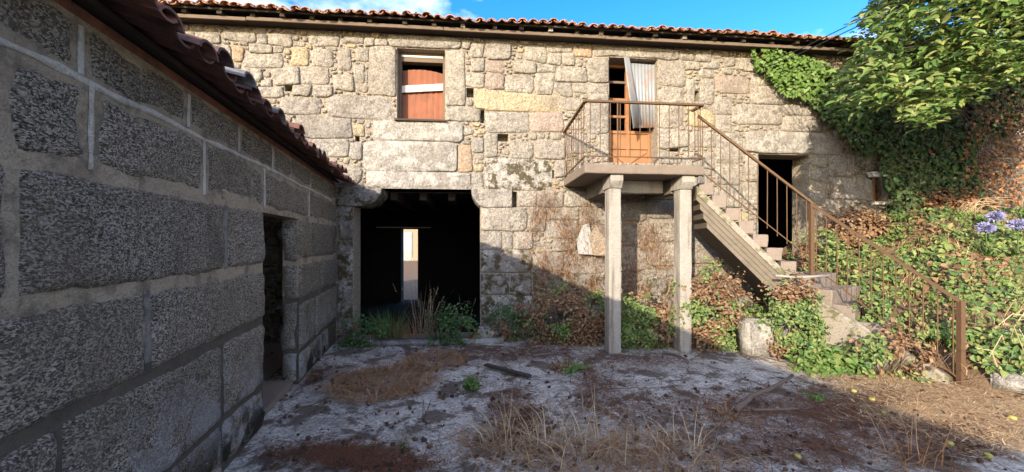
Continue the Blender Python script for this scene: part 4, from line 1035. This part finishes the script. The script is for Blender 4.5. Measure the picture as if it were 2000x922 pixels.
for i, (u, v, n, h, s_, m, be, lb) in enumerate([
    (750, 752, 900, .20, .36, 'straw_brown', 1.1, 'flattened tan grass mat on the paving before the outbuilding door'),
    (850, 708, 380, .18, .26, 'straw_brown', 1.1, 'small flattened tan grass patch before the barn gateway'),
    (985, 865, 130, .42, .14, 'straw', .8, 'arching straw tuft, left of the big foreground straw tufts'),
    (1070, 885, 170, .40, .20, 'straw', .9, 'wide sprawling straw tuft with long arching blades'),
    (1150, 900, 120, .48, .16, 'straw', .7, 'tallest pale straw tuft with upright blades'),
    (1255, 880, 150, .34, .16, 'straw_brown', .8, 'brownish straw tuft beside pale foreground straw'),
    (1335, 905, 150, .38, .18, 'straw', .9, 'straw tuft, right end of the foreground straw row'),
    (1420, 820, 60, .24, .1, 'straw_brown', .8, 'little straw tuft beside the end of the fallen stick'),
    (1790, 905, 60, .55, .10, 'straw_brown', .3, 'upright brown stalk clump on needle litter below the newel'),
    (1120, 830, 90, .3, .2, 'straw', .9, 'thin straw tuft behind the foreground straw row')]):
    tuft('dry_grass', lb, 'grass', gpx(u, v, .005), int(n * (1.7 if i < 2 else .42)), h * 1.05, s_ * 1.6, m, be * (.35 if i < 2 else 1.5), .0105 if i < 2 else .0075, flat=float(i < 2), mat2=None if i < 2 else 'straw_brown')
bush('weed_plant', 'small round green weed alone on the grey paving', 'weed', gpx(922, 752, .06), .09, .09, .09, 220, .035, 'grass', -.5, stems=5)
bush('weed_plant', 'low green weed strip in front of the first landing post', 'weed', gpx(1108, 715, .04), .22, .3, .08, 420, .035, 'grass', .1, stems=5)
bush('weed_plant', 'tiny yellow-green sprig on the paving near the outbuilding', 'weed', gpx(822, 818, .03), .06, .05, .04, 80, .025, 'grass', -.5, stems=3)
bush('weed_plant', 'low green sprig in the shade beside the fallen stick', 'weed', gpx(1590, 775, .03), .10, .12, .04, 90, .03, 'grass', -.3, stems=3)
tuft('grass_tuft', 'thin yellowing sprig in front of the outbuilding doorway', 'grass', gpx(785, 885), 14, .22, .03, 'grass', .3, .008)

# bank vegetation
def bank_cover(name, label, cat, test, n, L, lm, hmin, hmax, kind=None, dead=None, xr=(4.0, 11.), yr=(4.0, 7.6)):
    it = []; dt = []; yt = []; k = 0
    while k < n:
        k += 1
        x, y = R.uniform(*xr), R.uniform(*yr); h = bank_h(x, y)
        if h <= 0.02 or not test(x, y): continue
        lump = .5 + .5 * noise.noise(V(x * 2.1, y * 2.1, 2)); p = V(x, y, h + hmin + (hmax - hmin) * lump * R.uniform(.3, 1.))
        nm = (V(-.3, -.6, .7) + rv(.4)).normalized(); q = rv().normalized(); q = (q - nm * q.dot(nm)).normalized(); l = L * R.choice([.45, .7, .9, 1.2, 1.6]) * R.uniform(.85, 1.15)
        if noise.noise(V(x * 3.1, y * 3.1, 21)) < -.27: continue
        isd = dead is not None and noise.noise(V(x * 1.6, y * 1.6, 9)) + R.gauss(0, .2) > dead
        isy = noise.noise(V(x * 2.3, y * 2.3, 44)) > .12
        (dt if isd else yt if isy else it).append((p, q, nm, l * (.7 if isy else 1.), l * R.uniform(.3, .6) if isy else l * R.uniform(.55, .9)))
    e = tag(empty(name, V(7, 5.5, bank_h(7, 5.5))), label, cat, kind=kind); o = leaf_mesh('foliage', it, lm, e)
    if dt: leaf_mesh('dead_foliage', dt, 'dead', e)
    leaf_mesh('pale_foliage', yt, 'ivy', e)
    mb = MB()
    for _ in range(420):
        x, y = R.uniform(4.7, 9.5), R.uniform(4.1, 6.9)
        if not off_stair(x, y): continue
        p = V(x, y, bank_h(x, y) + R.uniform(.05, .2)); a_ = R.uniform(0, 6.28); d = V(math.cos(a_), math.sin(a_) * .6, 0) * R.uniform(.15, .45)
        mb.tube([p, p + d * .5 + V(0, 0, R.uniform(.05, .2)), p + d + V(0, 0, R.uniform(-.1, .15))], .004, 3, .002, cap=False)
    mb.build('stem', 'twig', e)
    return e
lf = lambda x, y: True
def off_stair(x, y):
    q = V(x, y, 0) - D0; a_, b_ = q.dot(dd), q.dot(dn); return not (-.5 < a_ < 1.0 and -.1 < b_ < .38)
bc = bank_cover('bank_greenery', 'leafy green ground cover smothering the earth bank right of the steps', 'ground cover', off_stair, 30000, .058, 'bramble', .02, .34, 'stuff', .36)
it = []
for _ in range(2600):
    x, y = R.uniform(4.6, 9.5), R.uniform(3.9, 6.4); h = bank_h(x, y)
    if h <= .02 or not off_stair(x, y) or noise.noise(V(x * 1.1, y * 1.1, 31)) < -.05: continue
    it.append((V(x, y, h), V(R.gauss(0, .35), R.gauss(-.15, .3), 1).normalized(), V(R.gauss(0, .4), R.gauss(-.1, .4), -.35), R.uniform(.15, .5), .008))
tag(blade_mesh('bank_straw', it, 'straw_litter', None, 4), 'dry straw stalks standing among the bank creepers', 'straw', kind='stuff')
bush('dead_bush', 'dry orange-leaved bush below the little barred window', 'bush', (6.0, 6.75, 1.85), .55, .3, .34, 1500, .07, 'dead', 2., 'dead')
bush('bramble_bush', 'leafy bramble at the wall behind the stair turn', 'bramble', (5.15, 6.5, 1.35), .5, .35, .5, 1700, .06, 'bramble', .36)
bush('dead_bush', 'tangled brown dry bush at the shaded wall foot by the flowers', 'bush', (8.1, 7.15, 2.2), .7, .3, .35, 900, .07, 'rust_vine', 2., 'rust_vine')
bush('bramble_bush', 'leafy tangle spilling to the paving right of the newel', 'bramble', (5.75, 4.35, .35), .6, .35, .4, 1700, .065, 'bramble', .2)
for i, (x, y, s_, lb) in enumerate([(5.7, 4.5, .26, 'mossy dark rock poking from the bank right of the railing'), (5.3, 4.12, .3, 'pale rock on the needle litter at the railing foot'), (6.15, 4.6, .28, 'broad flat rock half buried in the leafy bank'), (5.95, 4.12, .35, 'long low kerb rock at the bank foot')]):
    rough_block('rock', 0, 0, s_ * 1.5, s_, s_ * .55, i * .7, 'stone_low' if i != 1 else 'stone_white', lb, 'rock', base=V(x, y, bank_h(x, y) + (.0 if i in (0, 2) else -.10)))
bush('bramble_bush', 'loose bramble between the lowest steps and the bottom newel', 'bramble', (5.35, 4.75, .42), .4, .35, .42, 1500, .055, 'bramble', .3)
bush('creeper_clump', 'leafy creeper spilling over the edge of the middle steps', 'creeper', (4.72, 5.15, .72), .22, .25, .2, 800, .05, 'bramble', .1)
# dry bramble canes
for k, (x, y, lb) in enumerate([(5.5, 4.2, 'dry arching canes crossing the lower railing'), (6.3, 4.5, 'dry canes arching over the leafy bank'), (7.6, 6.6, 'dry canes reaching from the shaded wall foot')]):
    mb = MB(); b = V(x, y, bank_h(x, y)); 
    for _ in range(16):
        a_ = R.uniform(-2.6, -.2 + (.5 if k else 0)); l = R.uniform(.4, .95); d = V(math.cos(a_), math.sin(a_) * .5, 0); s0 = b + V(R.gauss(0, .25), R.gauss(0, .12), 0)
        s0.z = bank_h(s0.x, s0.y); mb.tube([s0, s0 + d * l * .4 + V(0, 0, .3 * l + .1), s0 + d * l + V(0, 0, R.uniform(.02, .4))], .006, 4, .003, cap=False)
    tag(mb.build('dry_canes', 'straw'), lb, 'canes')
# agapanthus
for k, (u, v, y, lb) in enumerate([(1925, 447, 5.6, 'lilac agapanthus bloom with widest open flower head'), (1945, 424, 5.8, 'lilac agapanthus bloom standing highest of the three'), (1987, 441, 5.5, 'lilac agapanthus bloom beside pale green bud stalk')]):
    top = ypx(u, v, y); b = V(top.x + .05, top.y + .05, bank_h(top.x, top.y) - .02); e = tag(empty('agapanthus', b), lb, 'flower', 'agapanthus flowers on the bank')
    mb = MB(); mb.tube([b, b.lerp(top, .5) + V(.02, 0, 0), top], .009, 5); mb.build('stalk', 'strap', e); it = []
    for _ in range(170):
        d = rv().normalized(); d.z = d.z * .8 + .15; it.append((top + d * .03, d, rv().normalized(), .08 * R.uniform(.7, 1.2), .03))
    leaf_mesh('flower_head', it, 'lilac', e); it = []
    for _ in range(22):
        a_ = R.uniform(0, 6.28); it.append((b, V(math.cos(a_) * .55, math.sin(a_) * .55, .9).normalized(), V(math.cos(a_) * .5, math.sin(a_) * .5, -.45), R.uniform(.4, .65), .035))
    blade_mesh('leaves', it, 'strap', e, 5)

# ---------------------------------------------------------------- tree
tr = tag(empty('leafy_tree', (7.9, 5.3, bank_h(7.9, 5.3))), 'broad-leaved tree overhanging the ivy-covered end of the house', 'tree')
mb = MB(); tb = V(7.9, 5.3, bank_h(7.9, 5.3) - .05); fork = V(7.5, 5.2, 4.0)
mb.tube([tb, tb.lerp(fork, .35) + V(.06, 0, 0), tb.lerp(fork, .7) + V(-.05, 0, 0), fork], .15, 9, .1); mb.build('trunk', 'bark', tr, True)
TP = [(1722, -40), (1695, 15), (1682, 60), (1672, 110), (1645, 140), (1632, 175), (1650, 205), (1700, 195), (1722, 212), (1752, 185), (1772, 235), (1830, 232), (1858, 205), (1900, 170), (1945, 150), (2010, 145), (2100, 190), (2250, 160), (2250, -250), (1760, -250)]
clusters = []
while len(clusters) < 3700:
    u, v = sample(TP, 1)[0]
    y = 4.9 + R.gauss(0, .55)
    if noise.noise(V(u * .017, v * .017, y * 1.1)) < -.28: continue
    # front-lit fringe hangs lower
    clusters.append(ypx(u, v, max(3.9, min(6.2, y))))
limbs = MB(); tips = []
far = [q for q in clusters if (q - fork).length > 1.2]
for k in range(26):
    c = R.choice(far) if k else far[0]; p1_ = fork.lerp(c, .5) + V(0, 0, .35) + rv(.12); limbs.tube([fork - V(0, 0, R.uniform(0, .7)), p1_, c], .035, 6, .008); tips += [p1_, c, fork.lerp(c, .75) + V(0, 0, .15)]
limbs.build('limb', 'bark', tr, True)
it = []; tw = MB()
for c in clusters:
    ax = (V(-.45, -.45, .15) + rv(.5)).normalized(); o_ = min(tips, key=lambda q: (q - c).length)
    if (o_ - c).length < .42: tw.tube([o_, o_.lerp(c, .6) + rv(.05), c], .008, 4, .004, cap=False)
    for m in range(R.randint(7, 11)):
        d = (ax * .5 + rv(.75)); d.z -= .12; d.normalize(); nm = (V(-.25, -.3, .85) + rv(.3)).normalized(); d = (d - nm * d.dot(nm)).normalized(); l = .108 * R.uniform(.45, 1.25)
        it.append((c - ax * R.uniform(0, .12) + rv(.04), d, nm, l, l * .48))
leaf_mesh('crown', it, 'treeleaf', tr); tw.build('twig', 'bark', tr)

# ---------------------------------------------------------------- courtyard litter and small things
def patch_needles(n, spots, mat, name, label, L=.11, wd=.0065):
    it = []
    for u, v, su, sv, k in spots:
        for _ in range(int(n * k)):
            uu, vv = R.gauss(u, su), R.gauss(v, sv)
            if vv < 560: continue
            p = gpx(uu, vv, 0); 
            if p.y > 6.4: continue
            p.z = R.uniform(.02, .035); a_ = R.uniform(0, 6.28); it.append((p, V(math.cos(a_), math.sin(a_), R.uniform(-.05, .2)).normalized(), V(R.gauss(0, .2), R.gauss(0, .2), -.1), L * R.uniform(.5, 1.3), wd))
    return tag(blade_mesh(name, it, mat, None, 2), label, 'litter', kind='stuff')
patch_needles(1300, [(660, 890, 70, 12, 1), (760, 910, 50, 8, .6), (1160, 745, 25, 30, .8), (1270, 705, 60, 12, .8), (1700, 815, 110, 26, 2.2), (1640, 790, 80, 20, 1.2), (1560, 880, 120, 25, 1.), (1420, 800, 60, 20, .7), (900, 690, 90, 12, .8), (1050, 690, 60, 12, 1.),
                    (620, 735, 40, 12, .5), (980, 600 + 90, 120, 8, .6), (1850, 860, 70, 30, .8), (1250, 790, 80, 25, .8), (1000, 800, 30, 30, .7), (1130, 640, 40, 12, .8)], 'needle', 'needle_litter', 'brown needle litter in drifts over the courtyard paving')
patch_needles(1500, [(1850, 780, 80, 28, 2.6), (1720, 735, 70, 18, 1.4), (1950, 820, 60, 30, 1.8), (1800, 810, 60, 12, 1.), (1620, 705, 50, 12, .7)], 'straw_litter', 'sunlit_litter', 'sunlit rusty straw litter along the foot of the bank', .14, .010)
it = []
for _ in range(420):
    u, v = R.uniform(520, 2000), R.uniform(672, 920)
    if noise.noise(V(u * .006, v * .016, 5)) < -.05: continue
    p = gpx(u, v, .03); a_ = R.uniform(0, 6.28)
    for m in range(R.randint(1, 4)):
        it.append((p + V(R.gauss(0, .015), R.gauss(0, .015), R.uniform(-.008, .012)), V(math.cos(a_ + m), math.sin(a_ + m), R.uniform(-.2, .5)).normalized(), (V(0, 0, 1) + rv(.5)).normalized(), R.uniform(.02, .065), R.uniform(.015, .04)))
cl = MB()
for _ in range(520):
    u, v = R.uniform(540, 2000), R.uniform(676, 920)
    if noise.noise(V(u * .008, v * .02, 15)) < -.1: continue
    p = gpx(u, v, .022); q = R.uniform(.008, .022); ax = R.uniform(0, 3.14); k = len(cl.v); n_ = 6
    for lv, rr in ((-.5, .8), (.25, 1.), (.8, .55)):
        for j in range(n_):
            tt = ax + 6.283 * j / n_; cl.v.append(p + V(math.cos(tt) * q * rr * R.uniform(.8, 1.5), math.sin(tt) * q * rr * R.uniform(.7, 1.1), q * lv))
    for lv in range(2):
        for j in range(n_): a0 = k + lv * n_ + j; a1 = k + lv * n_ + (j + 1) % n_; cl.f.append((a0, a1, a1 + n_, a0 + n_))
    cl.f.append(tuple(k + 2 * n_ + j for j in range(n_)))
tag(cl.build('moss_clumps', 'litter', None, True), 'dark crumbs of dried moss strewn over the paving', 'moss', kind='stuff')
tag(leaf_mesh('leaf_litter', it, 'litter'), 'dark crumbled leaf litter scattered over the paving', 'litter', kind='stuff')
for i, (u, v, r, lb) in enumerate([(1668, 768, .026, 'yellow fallen fruit near the shadow edge, close to the steps'), (1703, 785, .028, 'yellow fallen fruit on needle litter below the lower railing'), (1726, 810, .022, 'small dull fruit lying in the shaded needle litter'), (1977, 822, .03, 'greenish fruit in the sunlit litter at the bank foot'),
                                 (1930, 896, .026, 'yellow-green fruit by the sunlit strip of paving'), (1558, 897, .024, 'green fruit on dark litter by the stick'), (1855, 872, .026, 'green fruit beside the upright brown stalks')]):
    bm = bmesh.new(); bmesh.ops.create_uvsphere(bm, u_segments=10, v_segments=7, radius=r)
    for vv in bm.verts:
        vv.co.z *= .88 if vv.co.z > 0 else .95; vv.co += vv.co.normalized() * (r * .12 * noise.noise(vv.co * 40))
        if vv.co.z > r * .75: vv.co.z -= r * .18
    me = bpy.data.meshes.new('fruit'); bm.to_mesh(me); bm.free(); me.polygons.foreach_set('use_smooth', [True] * len(me.polygons)); me.materials.append(M['fruit'])
    o = bpy.data.objects.new('fallen_fruit', me); COL.objects.link(o); o.location = gpx(u, v, .012) + V(0, 0, r * .95); tag(o, lb, 'fruit', 'fallen fruit')
def stick(name, pts, r, mat, label, cat='stick'):
    P = [gpx(u, v, .03 + r) for u, v in pts]; Q = []
    for i in range(len(P) - 1):
        for k in range(3): Q.append(P[i].lerp(P[i + 1], k / 3) + V(jit(r * .5), jit(r * .5), jit(r * .2)))
    Q.append(P[-1]); mb = MB(); mb.tube(Q, r, 7, r * .6); return tag(mb.build(name, mat, None, True), label, cat)
stick('fallen_stick', [(1438, 800), (1468, 775), (1500, 762), (1548, 733)], .028, 'stick', 'thick crooked fallen stick on the paving at the shadow edge')
stick('fallen_stick', [(1470, 800), (1560, 798)], .014, 'stick', 'thin dark stick lying beside the thick crooked one')
stick('fallen_stick', [(1040, 695), (1090, 690)], .02, 'stick', 'short stub of wood near the foot of the wall')
stick('fallen_twig', [(860, 640 + 40), (960, 690), (1010, 728)], .006, 'twig', 'long thin dry stem crossing the paving before the gate', 'twig')
mb = MB(); a_, b_ = gpx(948, 712, .05), gpx(1035, 735, .05); mb.bar(a_, b_, .07, .03); bevel(tag(mb.build('old_plank', 'wood_dark'), 'dark old plank lying on the paving before the gate pier', 'plank'), .006)
# red tile fragment leaning on the loose stone
mb = MB(); a_ = gpx(912, 668, .03); b_ = a_ + V(.17, .12, .17); mb.bar(a_, b_, .09, .028); bevel(tag(mb.build('tile_fragment', 'brick'), 'red clay tile fragment leaning on the loose stone', 'tile'), .006)
# broken board against the wall
e = tag(empty('broken_board', fp(1150, 498, .05)), 'pale and brown broken board leaning on the wall behind the first post', 'board')
def poly(name, P, w0, w1, mat, parent):
    n = len(P); vs = [fp(u, v, w0) for u, v in P] + [fp(u, v, w0) - FA.n * (w0 - w1) for u, v in P]
    return mesh(name, vs, [tuple(range(n)), tuple(range(n, 2 * n))[::-1]] + [(i, n + i, n + (i + 1) % n, (i + 1) % n) for i in range(n)], mat, parent)
poly('white_sheet', [(1126, 470), (1138, 440), (1150, 436), (1158, 470), (1165, 498), (1130, 496)], .12, .10, 'zinc', e); poly('brown_sheet', [(1150, 462), (1164, 440), (1184, 470), (1184, 499), (1160, 499)], .16, .14, 'stone_orange', e)
# overhead cables
for k, (u, v) in enumerate([(1486, 128), (1480, 138)]):
    p = fp(u, v, .02); q = ypx(1880, -70 + 14 * k, 3.6); mb = MB(); mb.tube([p, p.lerp(q, .33) - V(0, 0, .05), p.lerp(q, .66) - V(0, 0, .05), q, q + (q - p) * 2.], .007, 5)
    tag(mb.build('overhead_cable', 'cable', None, True), ['upper of two thin cables rising from the ivy at the eave', 'lower of two thin cables rising from the ivy at the eave'][k], 'cable', 'overhead cables')
# weed on the outbuilding roof
tuft('roof_weed', 'dry sprig growing on the outbuilding tiles', 'weed', LW.p(LW.px(330, 60)[0] - .1, -.05, 2.68), 22, .22, .06, 'straw_brown', .5, .006)
